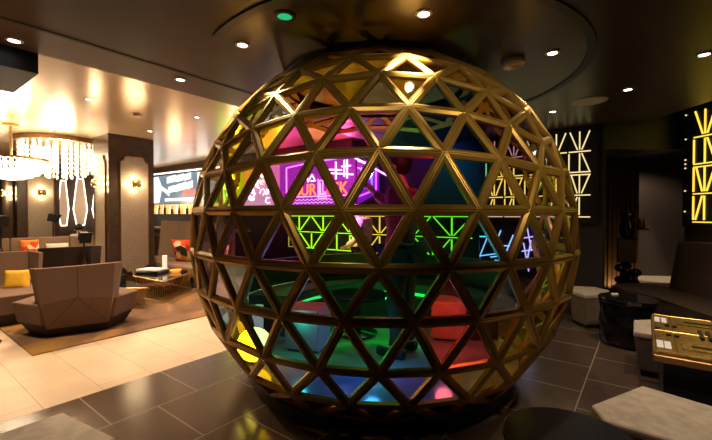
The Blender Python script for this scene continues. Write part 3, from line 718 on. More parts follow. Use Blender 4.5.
# ------------------------------------------------------------------ lounge furniture
rug = obj('rug', bm1(lambda b: (box(b, (-7.0, 3.0, .008), (3.44, 3.75, .016)))), M['rug']); tag(rug, 'brown and ochre mottled rug under the lounge sofas', 'rug')
def lounge_seat(name, label, loc, rz, w=.84, h=.92, depth=1.0, over=.32, mat='fabric_brown', group='faceted lounge chairs'):
    """back along local x at y=0, seat reaching to +y; wider than the back on both ends"""
    r = thing(name, label, 'sofa', loc, rz, group)
    hx = w/2+over
    hexs = [(-w/2-.02, .02), (w/2+.02, .02), (hx, .42), (w/2+.05, depth), (-w/2-.05, depth), (-hx, .42)]
    b = B(); prism(b, hexs, .17, .43, .93, 1.0); bev(b, .018); obj('seat', b, M[mat], r)
    b = B(); prism(b, hexs, .0, .175, .74, .90); obj('base', b, M['fabric_dark'], r)
    # faceted back: outer shell folded about a Y shaped seam
    b = B(); zt = h
    P = lambda x, y, z: b.verts.new((x, y, z))
    bl, br = P(-w*.40, .02, .12), P(w*.40, .02, .12); tl, tr, tm = P(-w/2, -.12, zt-.02), P(w/2, -.12, zt), P(0, -.15, zt-.01)
    ml, mr = P(-w*.46, -.07, .45), P(w*.46, -.07, .45); cc = P(0, -.10, .50)
    wl, wr = P(-w/2-.10, .16, zt-.04), P(w/2+.10, .16, zt-.02); wbl, wbr = P(-w/2-.02, .30, .20), P(w/2+.02, .30, .20)
    itl, itr, itm = P(-w/2+.05, -.02, zt-.02), P(w/2-.05, -.02, zt), P(0, -.05, zt-.01); ibl, ibr = P(-w*.42, .14, .40), P(w*.42, .14, .40); ibm = P(0, .12, .40)
    iwl, iwr = P(-w/2-.04, .19, zt-.04), P(w/2+.04, .19, zt-.02); iwbl, iwbr = P(-w/2+.03, .34, .38), P(w/2-.03, .34, .38)
    for f in ((bl, br, cc), (bl, cc, ml), (ml, cc, tm, tl), (br, mr, cc), (cc, mr, tr, tm), (bl, ml, wbl), (ml, tl, wl, wbl), (br, wbr, mr), (mr, wbr, wr, tr),
              (tl, tm, itm, itl), (tm, tr, itr, itm), (tl, itl, iwl, wl), (tr, wr, iwr, itr),
              (itl, itm, ibm, ibl), (itm, itr, ibr, ibm), (itl, ibl, iwbl, iwl), (itr, iwr, iwbr, ibr), (wl, iwl, iwbl, wbl), (wr, wbr, iwbr, iwr),
              (bl, wbl, iwbl, ibl), (br, ibr, iwbr, wbr), (bl, ibl, ibm, ibr, br)): b.faces.new(f)
    bk = obj('backrest', b, M[mat], r)
    b = B(); path(b, [(0, -.150, zt-.01), (0, -.101, .50), (-w*.39, .015, .14)], .005, 5); path(b, [(0, -.101, .50), (w*.39, .015, .14)], .005, 5)
    obj('seam_piping', b, M['seam'], bk)
    return r
a = math.atan2(.77, .26)
chairA = lounge_seat('lounge_chair', 'brown high-backed faceted lounge chair seen from behind on the rug edge', (-5.66, 1.66, .016), a+0.0, w=.78, h=.90, depth=.92, over=.30)
chairB = lounge_seat('lounge_chair', 'brown lounge chair holding the yellow cushion at the left edge', (-8.0, 1.15, .016), -PI/2+.04, w=1.15, h=.94, depth=1.25, over=.1)
chairC = lounge_seat('lounge_chair', 'dark-backed lounge chair between the yellow cushion and the near column', (-8.45, 2.32, .016), math.atan2(.75, .45), w=.80, h=.94, depth=.62, over=.1, mat='fabric_dark')
def long_sofa(label, loc, rz, w, h, mat='fabric_tan', depth=.9, hb=None):
    r = thing('long_sofa', label, 'sofa', loc, rz)
    n = max(1, round(w/.95))
    for k in range(n):
        x = -w/2+(k+.5)*w/n
        b = B(); box(b, (x, .50, .33), (w/n-.012, .80, .22)); bev(b, .03); obj('seat_cushion', b, M[mat], r)
        b = B(); box(b, (x, .06, (.3+h)/2), (w/n-.012, .20, h-.3), m=Matrix.Rotation(.10, 4, 'X')); bev(b, .03); obj('back_cushion', b, M[mat], r)
    b = B(); box(b, (0, .46, .12), (w-.04, .84, .2)); obj('base', b, M['fabric_dark'], r)
    b = B(); box(b, (0, -.07, (h-.08)/2), (w, .10, h-.08)); obj('back_frame', b, M[mat], r)
    return r
long_sofa('long tan sofa with scattered pillows in front of the far column', (-11.0, 2.5, .0), -PI/2, 3.2, 1.02)
long_sofa('brown high-backed booth sofa holding the red patterned cushion, between column and sphere', (-8.9, 5.05, 0), PI, 3.0, 1.36, 'fabric_tan')
def cushion(label, loc, rx, rz, mat, s=.42, group=None, cat='cushion'):
    b = B(); r = bmesh.ops.create_grid(b, x_segments=10, y_segments=10, size=.5)
    bmesh.ops.delete(b, geom=list(b.faces), context='FACES_ONLY'); b.free(); b = B()
    N = 10; top, bot = {}, {}
    for i in range(N+1):
        for j in range(N+1):
            u, v = i/N*2-1, j/N*2-1
            th = .11*(max(0, (1-u**4)*(1-v**4)))**.5
            k = 1-.06*(1-abs(u*v))
            top[i, j] = b.verts.new((u*.5*s*k, v*.5*s*k, th*s/.42+.004)); bot[i, j] = b.verts.new((u*.5*s*k, v*.5*s*k, -th*s/.42-.004))
    for i in range(N):
        for j in range(N):
            b.faces.new((top[i, j], top[i+1, j], top[i+1, j+1], top[i, j+1])); b.faces.new((bot[i, j], bot[i, j+1], bot[i+1, j+1], bot[i+1, j]))
    for i in range(N):
        for (p, q) in (((i, 0), (i+1, 0)), ((i+1, N), (i, N)), ((0, i+1), (0, i)), ((N, i), (N, i+1))):
            b.faces.new((top[p], bot[p], bot[q], top[q]))
    o = obj('cushion', b, mat, smooth=True); o.location = loc; o.rotation_mode = 'XYZ'; o.rotation_euler = (rx, 0, rz)
    return tag(o, label, cat, group)
cushion('plain yellow cushion leaning on the sofa back at the left edge', (-7.55, 1.44, .54), 1.15, PI/2-.5, M['yellow_fabric'], .33)
cushion('red and orange patterned cushion leaning on the high booth sofa', (-8.55, 4.62, .70), 1.2, PI+.55, M['pattern_cushion'], .56)
cushion('orange patterned pillow on the long tan sofa', (-10.66, 2.25, .82), 1.2, PI/2, M['pattern_cushion'], .34)
cushion('white pillow on the long tan sofa beside the patterned pillow', (-10.60, 2.75, .70), 1.0, PI/2, M['white_fabric'], .42)
cushion('lime yellow pillow on the long tan sofa at the left edge', (-10.66, 1.62, .84), 1.2, PI/2, M['yellow_fabric'], .26)

# coffee tables with brass wire bases
def wire_table(label, loc, poly, h):
    r = thing('coffee_table', label, 'table', loc)
    b = B(); prism(b, poly, h-.035, h); bev(b, .004, 1); obj('table_top', b, M['black_gloss'], r)
    n = len(poly); cx = sum(p[0] for p in poly)/n; cy = sum(p[1] for p in poly)/n
    b = B(); path(b, [(x, y, h-.018) for x, y in poly+poly[:1]], .014, 6); obj('brass_edge', b, M['brass'], r)
    L = [(Vector((*poly[i], 0)), Vector((*poly[(i+1) % n], 0))) for i in range(n)]
    tot = sum((q-p).length for p, q in L); cnt = 72; s = 0; k = 0; step = tot/cnt
    low = []
    for p, q in L:
        ln = (q-p).length; t = (-s) % step
        while t < ln:
            v = p.lerp(q, t/ln); m = Vector((cx, cy, 0)); top = m+(v-m)*.96; mid = m+(v-m)*.86; bot = m+(v-m)*.92
            b = B(); path(b, [(top.x, top.y, h-.035), (mid.x, mid.y, h*.5), (bot.x, bot.y, .012)], .0045, 4); obj('wire_rod', b, M['brass'], r); t += step
        s += ln
        v = Vector((cx, cy, 0)); low.append(v+(p-v)*.92)
    b = B(); path(b, [(v.x, v.y, .012) for v in low+low[:1]], .010, 6); obj('base_ring', b, M['brass'], r)
    return r
wire_table('larger black-topped coffee table on brass wires holding the magazines', (-7.4, 3.5, .016), [(.94, -.40), (.22, .56), (-.72, .52), (-.98, -.08), (-.1, -.44)], .40)
wire_table('lower coffee table on brass wires holding the black box, behind the lounge chair', (-7.15, 2.66, .016), [(.74, .18), (.20, -.28), (-.50, -.16), (-.52, .18), (.0, .26)], .34)
bx = thing('black_box', 'black box with lid on the lower coffee table', 'box', (-7.35, 2.66, .358), .4)
b = B(); box(b, (0, 0, .05), (.34, .24, .10)); bev(b, .006); obj('box_body', b, M['black'], bx)
b = B(); box(b, (0, 0, .112), (.35, .25, .02)); obj('lid', b, M['black_gloss'], bx)
for k, (mk, lab, da) in enumerate((('black', 'black magazine at the bottom of the pile on the coffee table', 0), ('magazine', 'grey magazine in the middle of the pile on the coffee table', .12), ('paper', 'white-covered magazine on top of the pile on the coffee table', -.1))):
    mg = obj('magazine', bm1(lambda b: box(b, (0, 0, .0125), (.46, .32, .025))), M[mk], loc=(-7.55, 3.42, .418+k*.026), rz=.5+da)
    tag(mg, lab, 'magazine', 'magazines on the coffee table')
b = B(); lathe(b, [(0, 0), (.07, 0), (.11, .05), (.10, .05), (.06, .015), (0, .015)], 20)
tag(obj('glass_bowl', b, M['amber_glass'], loc=(-7.25, 3.72, .418), smooth=True), 'small amber glass bowl on the coffee table beside the magazines', 'bowl')
cdl = thing('pillar_candle', 'tall white pillar candle at the far end of the coffee table', 'candle', (-7.95, 3.85, .418))
b = B(); lathe(b, [(0, 0), (.045, 0), (.045, .27), (0, .265)], 16); obj('wax', b, pbr('wax', (.9, .82, .7), .6, emit=(1, .85, .65), estr=.6), cdl)
b = B(); tube(b, (0, 0, .265), (0, 0, .29), .004); obj('wick', b, M['black'], cdl)
def tripod(label, loc, h, s=.15, rz=0, sp=.24):
    r = thing('tripod_lamp', label, 'lamp', loc, rz, 'black spotlight lamps on tripods')
    b = B(); box(b, (0, 0, h), (s*1.1, s*.9, s*1.1), m=Matrix.Rotation(.2, 4, 'Y')); bev(b, .01, 1); hd = obj('lamp_head', b, M['black'], r)
    b = B(); box(b, (s*.62, 0, h-s*.12), (.012, s*1.2, s*1.3), m=Matrix.Rotation(.4, 4, 'Y')); obj('barn_door', b, M['black'], hd)
    b = B(); tube(b, (0, 0, h*.62), (0, 0, h-s*.5), .015); obj('stem', b, M['black'], r)
    for k in range(3):
        a = 2*PI*k/3+.5; b = B(); tube(b, (.0, 0, h*.68), (sp*math.cos(a), sp*math.sin(a), 0), .012, .009); obj('leg', b, M['dark_wood'], r)
tripod('black spotlight lamp on a wooden tripod in front of the near column', (-7.86, 2.40, .016), 1.13, sp=.15)
tripod('black spotlight lamp on a tripod at the far left below the bowl chandelier', (-9.90, 1.66, 0), 1.42, .17)
tripod('black spotlight lamp on a tripod between the far column and the mirror panels', (-12.0, 3.0, 0), 1.45, .17, 1.)
b = B(); lathe(b, [(0, 0), (.17, 0), (.17, .02), (.03, .05), (.03, .62), (0, .62)], 24)
stt = thing('side_table', 'small round chrome-based side table cut by the left edge', 'table', (-6.18, .86, 0))
obj('pedestal', b, M['chrome'], stt, smooth=False)
b = B(); lathe(b, [(0, .62), (.15, .62), (.15, .64), (0, .64)], 24); obj('table_top', b, M['black_gloss'], stt)

# ------------------------------------------------------------------ near left pouf, right seating corner
def pouf(label, poly, h, z=0, side='pouf_side', top='pouf', taper=.86, loc=None, bv=.02):
    n = len(poly); cx = sum(p[0] for p in poly)/n; cy = sum(p[1] for p in poly)/n
    loc = (cx, cy, 0); pl = [(x-cx, y-cy) for x, y in poly]
    r = thing('pouf', label, 'pouf', loc, 0, 'pale upholstered poufs')
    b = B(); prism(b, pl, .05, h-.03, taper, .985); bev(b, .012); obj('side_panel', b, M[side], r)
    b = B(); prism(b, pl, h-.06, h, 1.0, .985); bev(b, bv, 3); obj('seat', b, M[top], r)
    b = B(); prism(b, pl, 0, .055, taper*.9, taper*.93); obj('base', b, M['black'], r)
    return r
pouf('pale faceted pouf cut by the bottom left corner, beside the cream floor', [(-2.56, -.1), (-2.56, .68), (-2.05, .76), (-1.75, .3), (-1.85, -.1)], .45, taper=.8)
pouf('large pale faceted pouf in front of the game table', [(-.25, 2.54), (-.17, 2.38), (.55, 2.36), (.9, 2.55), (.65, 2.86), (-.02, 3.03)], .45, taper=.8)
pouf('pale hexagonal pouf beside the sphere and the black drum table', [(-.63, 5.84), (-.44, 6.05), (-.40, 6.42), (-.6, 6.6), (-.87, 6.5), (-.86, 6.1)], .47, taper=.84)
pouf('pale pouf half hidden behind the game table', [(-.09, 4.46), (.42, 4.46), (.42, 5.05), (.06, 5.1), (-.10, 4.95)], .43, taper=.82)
lt = thing('round_table', 'low black round table cut by the bottom edge, before the sphere', 'table', (-.285, 2.086, 0))
b = B(); lathe(b, [(0, .42), (.30, .42), (.308, .43), (.308, .445), (.30, .452), (0, .452)], 48); obj('table_top', b, pbr('table_black', (.010, .010, .016), .3), lt)
b = B(); lathe(b, [(0, 0), (.24, 0), (.24, .03), (.10, .06), (.10, .42), (0, .42)], 32); obj('pedestal', b, M['black'], lt)
dt = thing('drum_table', 'glossy black hammered drum table beside the hexagonal pouf', 'table', (-.17, 5.535, 0))
def drum():
    b = B(); seg = 14; rows = []
    for j, z in enumerate((.03, .14, .26, .38, .50)):
        rows.append([b.verts.new(((.27+.02*((k+j) % 2))*math.cos(2*PI*(k+.5*(j % 2))/seg), (.27+.02*((k+j) % 2))*math.sin(2*PI*(k+.5*(j % 2))/seg), z)) for k in range(seg)])
    for a_, c_ in zip(rows, rows[1:]):
        j = rows.index(a_)
        for k in range(seg):
            k2 = (k+1) % seg
            if j % 2 == 0: b.faces.new((a_[k], a_[k2], c_[k])); b.faces.new((a_[k2], c_[k2], c_[k]))
            else: b.faces.new((a_[k], c_[k2], c_[k])); b.faces.new((a_[k], a_[k2], c_[k2]))
    b.faces.new(rows[0][::-1]); b.faces.new(rows[-1]); return b
obj('drum_body', drum(), M['black_gloss'], dt)
b = B(); lathe(b, [(0, .50), (.29, .50), (.30, .515), (.30, .545), (.29, .555), (0, .555)], 40); obj('table_top', b, M['black_gloss'], dt)
b = B(); lathe(b, [(0, 0), (.25, 0), (.25, .035), (0, .035)], 32); obj('foot_ring', b, M['black'], dt)
tag(obj('coaster', bm1(lambda b: lathe(b, [(0, 0), (.04, 0), (.04, .012), (0, .012)], 16)), M['paper'], loc=(-.30, 5.62, .556)), 'small white coaster on the black drum table', 'coaster')

# banquette
bq = thing('banquette', 'curved dark brown leather banquette along the right wall', 'sofa', (0, 0, 0))
seatp = [W(*p) for p in [(3.70, 2.9), (3.76, 3.7), (3.85, 4.4), (3.97, 4.93), (3.90, 5.5), (3.95, 5.85), (4.15, 6.05), (4.45, 6.05), (4.66, 5.85), (4.78, 5.6), (4.95, 3.7), (5.02, 2.9)]]
b = B(); prism(b, seatp, .20, .45, .985, 1.0); bev(b, .03, 3); obj('seat', b, M['leather'], bq)
b = B(); prism(b, seatp, .0, .21, .94, .96); obj('plinth', b, M['black'], bq)
def curved_back():
    b = B(); prev = None
    spine = [(4.66, 5.62), (4.62, 5.55), (4.60, 5.3), (4.62, 4.9), (4.66, 4.3), (4.72, 3.6), (4.80, 2.9)]
    for i, (x, y) in enumerate(spine):
        k = .80 if i == 0 else (.97 if i == 1 else 1.)
        zt = .44+(1.16-.44)*k
        pts = [(W(x-.02, y), .44), (W(x+.08, y), zt-.03), (W(x+.11, y), zt), (W(x+.17, y), zt), (W(x+.20, y), zt-.04), (W(x+.20, y), .44)]
        ring = [b.verts.new((p[0], p[1], z)) for p, z in pts]
        if prev:
            for j in range(len(ring)): b.faces.new((prev[j], prev[(j+1) % 6], ring[(j+1) % 6], ring[j]))
        else: b.faces.new(ring)
        prev = ring
    b.faces.new(prev[::-1]); return b
auto_smooth(obj('backrest', curved_back(), M['leather'], bq), 50)

# game table
gt = thing('game_table', 'dark box table with gold game board top in front of the banquette', 'table', (.46, 3.80, 0))
b = B(); box(b, (0, 0, .585), (.84, 1.20, .05)); bev(b, .006, 1); obj('table_top', b, M['bronze'], gt)
b = B(); box(b, (0, 0, .29), (.72, 1.06, .55)); obj('table_body', b, M['black'], gt)
b = B(); box(b, (0, 0, .62), (.83, 1.18, .02)); obj('board_field', b, M['board_gold'], gt)
for (x, y, sx, sy, nm) in ((-.08, .36, .36, .16, 'card_trough'), (-.08, -.37, .36, .16, 'card_trough'), (.28, .36, .22, .16, 'card_trough'), (.28, -.37, .22, .16, 'card_trough')):
    b = B(); box(b, (x, y, .634), (sx, sy, .010)); tr = obj(nm, b, M['trough'], gt)
    b = B(); box(b, (x, y, .642), (sx*.7, .02, .012)); obj('slot', b, pbr('slot_dark', (.10, .07, .02), .4), tr)
b = B()
for p, q in (((-.40, -.57), (-.40, .57)), ((-.40, .57), (.40, .57)), ((.40, -.57), (-.40, -.57)), ((-.29, -.57), (-.29, .57)), ((-.40, 0), (.40, 0))):
    tube(b, (*p, .632), (*q, .632), .004, seg=5)
obj('gold_line', b, M['gold_edge'], gt)
for (x, y, lab) in ((.080, 4.17, 'outer card at the far end'), (.125, 4.16, 'inner card at the far end'), (.083, 3.39, 'outer card at the near end'), (.125, 3.39, 'inner card at the near end')):
    o = obj('playing_card', bm1(lambda b: box(b, (0, 0, .003), (.036, .19, .006))), M['paper'], loc=(x, y, .631)); tag(o, 'white '+lab+' of the gold game board', 'card', 'white cards on the game board')
for (x, y, lab) in ((.075, 3.85, 'black round piece alone near the outer edge of the game board'), (.14, 3.98, 'black round piece by the far cards of the game board'), (.185, 3.97, 'black round piece nearest the far trough'), (.14, 3.68, 'black round piece by the near cards of the game board'), (.185, 3.67, 'black round piece nearest the near trough')):
    o = obj('game_piece', bm1(lambda b: lathe(b, [(0, 0), (.016, 0), (.016, .012), (0, .012)], 12)), M['black'], loc=(x, y, .631)); tag(o, lab, 'game piece', 'round pieces on the game board')
for (x, lab) in ((.33, 'black bar piece nearer the cards on the game board'), (.375, 'second black bar piece on the game board'), (.43, 'black bar piece nearest the banquette on the game board')):
    o = obj('bar_piece', bm1(lambda b: box(b, (0, 0, .008), (.022, .24, .016))), M['black'], loc=(x, 3.80, .631)); tag(o, lab, 'game piece', 'bar pieces on the game board')

# black sculpture stack behind the banquette end
x, y = W(4.58, 6.42)
pl = thing('plinth', 'square dark plinth behind the rounded banquette end', 'plinth', (x, y, 0))
b = B(); box(b, (0, 0, .15), (.34, .34, .30)); bev(b, .008, 1); obj('plinth_body', b, M['black_gloss'], pl)
def pile():
    b = B(); rr = random.Random(2)
    for k in range(9):
        ball(b, (rr.uniform(-.10, .12), rr.uniform(-.09, .09), .08+.035*k), .09, rr.uniform(.8, 1.2), 1, .8, 8, 6)
    return b
tag(obj('sculpture', pile(), M['black_gloss'], loc=(x, y, .30), smooth=True), 'lumpy glossy black sculpture on the dark plinth', 'sculpture')
b = B(); box(b, (0, 0, .20), (.26, .26, .40)); bev(b, .015, 1)
cz = thing('dark_case', 'dark brown box case balanced above the lumpy sculpture', 'box', (x, y, .73)); obj('case_body', b, M['dark_wood'], cz)
b = B(); box(b, (0, 0, .405), (.27, .27, .02)); obj('lid', b, M['black_gloss'], cz)
b = B(); lathe(b, [(0, 0), (.07, 0), (.11, .08), (.12, .2), (.08, .28), (.11, .36), (.12, .42), (.09, .43), (0, .42)], 18)
tag(obj('black_vase', b, M['black_gloss'], loc=(x, y, 1.145), smooth=True), 'glossy black bulbous vase topping the stack by the corridor', 'vase')
b2 = B(); lathe(b2, [(0, 0), (.05, 0), (.06, .06), (.04, .12), (.05, .16), (0, .17)], 12); 
tag(obj('figurine', b2, M['bronze'], loc=(x+.19, y+.13, 1.30), smooth=True), 'small bronze figurine beside the black vase', 'figurine')
shelf = obj('wall_shelf', bm1(lambda b: box(b, (0, 0, -.012), (.18, .16, .024))), M['dark_wood'], loc=(x+.21, y+.13, 1.30)); tag(shelf, 'small dark shelf carrying the figurine', 'shelf')

# ------------------------------------------------------------------ ceiling fittings
def downlight(px_, py_, z, label, power=60, col=(1, .80, .60), ang=95, r=.038, grp='recessed ceiling downlights', tgt=None, tilt=None):
    d = thing('downlight', label, 'ceiling light', (px_, py_, z), 0, grp)
    b = B(); lathe(b, [(r, -.012), (r*1.5, -.008), (r*1.5, -.001), (r, -.001), (r, -.012)], 24); obj('trim_ring', b, M['sensor'], d)
    b = B(); lathe(b, [(0, -.006), (r, -.006), (r, -.002), (0, -.002)], 24); obj('lens', b, M['lamp_glow'], d)
    if power: lamp('SPOT', 'ceiling_spot', (px_, py_, z-.03), power, col, .015, tgt or (px_, py_, 0), ang, .7)
downlight(-3.87, .74, ZC, 'white downlight in the brown ceiling strip, near the black soffit box', 40)
downlight(-3.68, 1.95, ZC, 'white downlight in the brown ceiling strip, nearer the sphere', 40)
downlight(-2.54, 1.85, ZC, 'white downlight in the dark ceiling above the left shoulder of the sphere', 120, ang=70, tgt=(-2.95, 2.3, 1.9))
downlight(-1.19, 2.30, ZC, 'white downlight over the sphere top inside the ceiling circle', 130, ang=70, tgt=(-1.6, 2.6, 2.0))
downlight(-.63, 3.50, ZC, 'white downlight inside the ceiling circle beside the round smoke sensor', 50)
downlight(-.17, 5.01, ZC, 'white downlight above the drum table', 45)
downlight(-.98, 5.49, ZC, 'white downlight behind the sphere near the flat round speaker', 40)
downlight(.37, 4.30, ZC, 'white downlight above the game table', 75)
lamp('SPOT', 'ceiling_spot', (.35, 2.3, 2.85), 75, (1, .78, .56), .015, (.35, 2.6, 0), 58, .6)  # unseen spot with no fixture, added to brighten the near right corner
lamp('SPOT', 'ceiling_spot', (-2.2, .1, 2.85), 75, (1, .78, .56), .015, (-2.3, .2, 0), 46, .6)  # unseen spot with no fixture, added to brighten the left pouf
green_disc = thing('downlight', 'small glowing green disc standing in for a green reflection on the dark ceiling', 'ceiling light', (-1.95, 1.76, ZC), 0, 'recessed ceiling downlights')  # no lamp: glowing disc stands in for a diffuse green reflection
b = B(); lathe(b, [(.05, -.012), (.075, -.008), (.075, -.001), (.05, -.001), (.05, -.012)], 24); obj('trim_ring', b, M['black'], green_disc)
b = B(); lathe(b, [(0, -.006), (.05, -.006), (.05, -.002), (0, -.002)], 24); obj('lens', b, emis('reflection_green', (.05, 1, .35), .5), green_disc)
sm = thing('smoke_sensor', 'round pale smoke sensor on the dark ceiling beside a downlight', 'smoke detector', (-.94, 3.49, ZC))
b = B(); lathe(b, [(0, -.05), (.08, -.05), (.10, -.03), (.10, 0), (0, 0)], 28); obj('sensor_body', b, M['sensor'], sm)
b = B(); lathe(b, [(0, -.06), (.03, -.06), (.035, -.05), (0, -.05)], 16); obj('sensor_eye', b, M['sensor'], sm)
spk = thing('ceiling_speaker', 'flat round pale speaker disc on the dark ceiling behind the sphere', 'speaker', (-.55, 5.26, ZC))
b = B(); lathe(b, [(0, -.012), (.17, -.012), (.19, -.004), (.19, -.0005), (0, -.0005)], 36); obj('grille', b, pbr('speaker_white', (.62, .50, .36), .6), spk)
sg = thing('smoke_sensor', 'small round sensor on the golden ceiling near the column', 'smoke detector', (-6.72, 2.82, ZG))
b = B(); lathe(b, [(0, -.04), (.06, -.04), (.07, -.02), (.07, 0), (0, 0)], 20); obj('sensor_body', b, M['sensor'], sg)
for (x, y, lab, pw) in ((-6.39, 2.03, 'downlight in the golden ceiling nearest the brown strip', 260), (-8.24, 2.06, 'downlight in the golden ceiling between the strip and the drum chandelier', 260),
                        (-6.11, 3.52, 'downlight in the golden ceiling beside the sphere', 260), (-7.88, 3.54, 'downlight in the golden ceiling beside the near column', 220),
                        (-5.0, 1.0, 'downlight in the golden ceiling above the lounge chair, beside the soffit box', 400), (-5.0, 4.9, 'downlight in the golden ceiling hidden behind the sphere', 200)):
    downlight(x, y, ZG, lab, pw*.82, (1, .70, .42), 110, grp='golden ceiling downlights')

# ------------------------------------------------------------------ lamps
WARM = (1, .74, .46)
lamp('POINT', 'drum_light', (-10.4, 2.74, 2.75), 130, WARM, .25)
lamp('POINT', 'bowl_light', (-9.28, 1.71, 2.50), 110, (1, .76, .48), .25)
lamp('POINT', 'cove_light', (-12.4, YB-.4, 1.95), 25, (1, .6, .3), .2)
# coloured fill lamps added inside the sphere so its panes show colour
def inside(dx, dy, z, p, c, s=.08, name='sphere_fill'):
    x, y = W(.2376+dx, 3.949+dy); return lamp('POINT', name, (x, y, z), p, c, s)
x, y = W(-.55, 4.2); lamp('SPOT', 'sphere_fill', (x, y, 2.3), 34, (1, .16, .62), .04, (*W(.42, 3.65), 1.7), 50)
inside(-.75, -.3, .55, 6, (.05, 1, .45))
inside(-.1, -.75, .5, 7, (.15, .35, 1))
inside(.1, .35, .55, 6, (.05, 1, .30))
inside(.6, -.35, .6, 4, (1, .2, .15))
inside(.95, .2, .6, 5, (1, .65, .08))
ux, uy = W(-.925, 3.44)
ul = thing('floor_uplight', 'bright yellow uplight on the inner floor at the lounge-side rim of the sphere', 'lamp', (ux, uy, .20))
b = B(); tube(b, (0, 0, 0), (0, 0, .05), .07, .05, 16); obj('base', b, M['black'], ul)
dv = Vector((-ux, -uy, 1.0)).normalized()
b = B(); tube(b, Vector((0, 0, .16))-dv*.06, Vector((0, 0, .16))+dv*.05, .12, .155, 20); obj('housing', b, M['black'], ul)
b = B(); tube(b, Vector((0, 0, .16))+dv*.05, Vector((0, 0, .16))+dv*.056, .15, .15, 20); obj('lens', b, emis('uplight_yellow', (1, .80, .10), 7), ul)
x, y = W(.35, 4.4); lamp('SPOT', 'sphere_fill', (x, y, 2.55), 16, (1, .2, .8), .02, (*W(.1, 3.2), .2), 80)  # pink fill added inside the sphere
x, y = W(-.75, 5.7); lamp('SPOT', 'pink_spot', (x, y, 2.3), 480, (1, .32, .78), .05, (*W(.14, 6.45), 1.35), 38)  # pink spot added to brighten the person in the white shirt
lamp('SPOT', 'accent_spot', (-1.19, 2.28, 2.85), 55, (1, .85, .62), .02, (-1.188, 2.088, 2.209), 26, .8)
lamp('SPOT', 'accent_spot', (-2.52, 1.83, 2.85), 75, (1, .88, .66), .02, (-2.05, 1.77, 2.29), 34, .8)
# unseen spots added to brighten the front bars of the sphere
lamp('SPOT', 'front_fill', (-.3, .2, 2.85), 38, (1, .80, .50), .06, (-1.75, 2.3, 1.85), 48, .9)
lamp('SPOT', 'front_fill', (.9, 1.8, 2.85), 80, (1, .80, .50), .06, (-1.1, 2.9, 1.9), 50, .9)
x, y = W(4.3, 3.7); x2, y2 = W(4.4, 4.9); lamp('SPOT', 'banquette_fill', (x, y, 3.1), 55, (1, .80, .58), .06, (x2, y2, .7), 80, .8)  # lamp added out of view to brighten the leather
x, y = W(.15, 4.3); lamp('SPOT', 'upward_fill', (x, y, .75), 70, (1, .76, .30), .03, (x, y, 3), 95, .7)  # upward lamp added to brighten what the top panes show
# added fills: upward spots for the golden ceiling, blue spot behind the sphere
for xx in (-5.2, -7.2, -9.2):
    lamp('SPOT', 'ceiling_fill', (xx, 6.45, 2.35), 110, (1, .74, .46), .03, (xx+.1, 5.3, 3.2), 130, .8)
lamp('SPOT', 'blue_fill', (-3.3, 5.75, 2.8), 45, (.08, .35, 1), .03, (-3.3, 6.7, 2.2), 110, .8)
# sign glow on the wall
lamp('SPOT', 'pink_spot', (-5.6, 5.6, 2.7), 60, (1, .12, .85), .1, (-5.6, 6.7, 1.7), 100)
# lit corridor floor, spots added to brighten the corridor wall, slat panel wash
x, y = W(6.6, 8.6); lamp('SPOT', 'corridor_light', (x, y, 2.6), 34, (1, .74, .52), .08, (*W(7.2, 9.6), .6), 120)
x, y = W(7.2, 9.1); lamp('SPOT', 'corridor_light', (x, y, 2.6), 110, (1, .84, .62), .05, (x, y, 0), 34)
x, y = W(5.0, 8.9); lamp('SPOT', 'corridor_light', (x, y, 2.6), 22, (1, .74, .52), .08, (*W(5.6, 9.7), .4), 110)
x, y = W(4.62, 6.72); lamp('SPOT', 'slat_light', (x, y, .12), 12, (1, .62, .26), .03, (*W(4.72, 6.98), .8), 110)

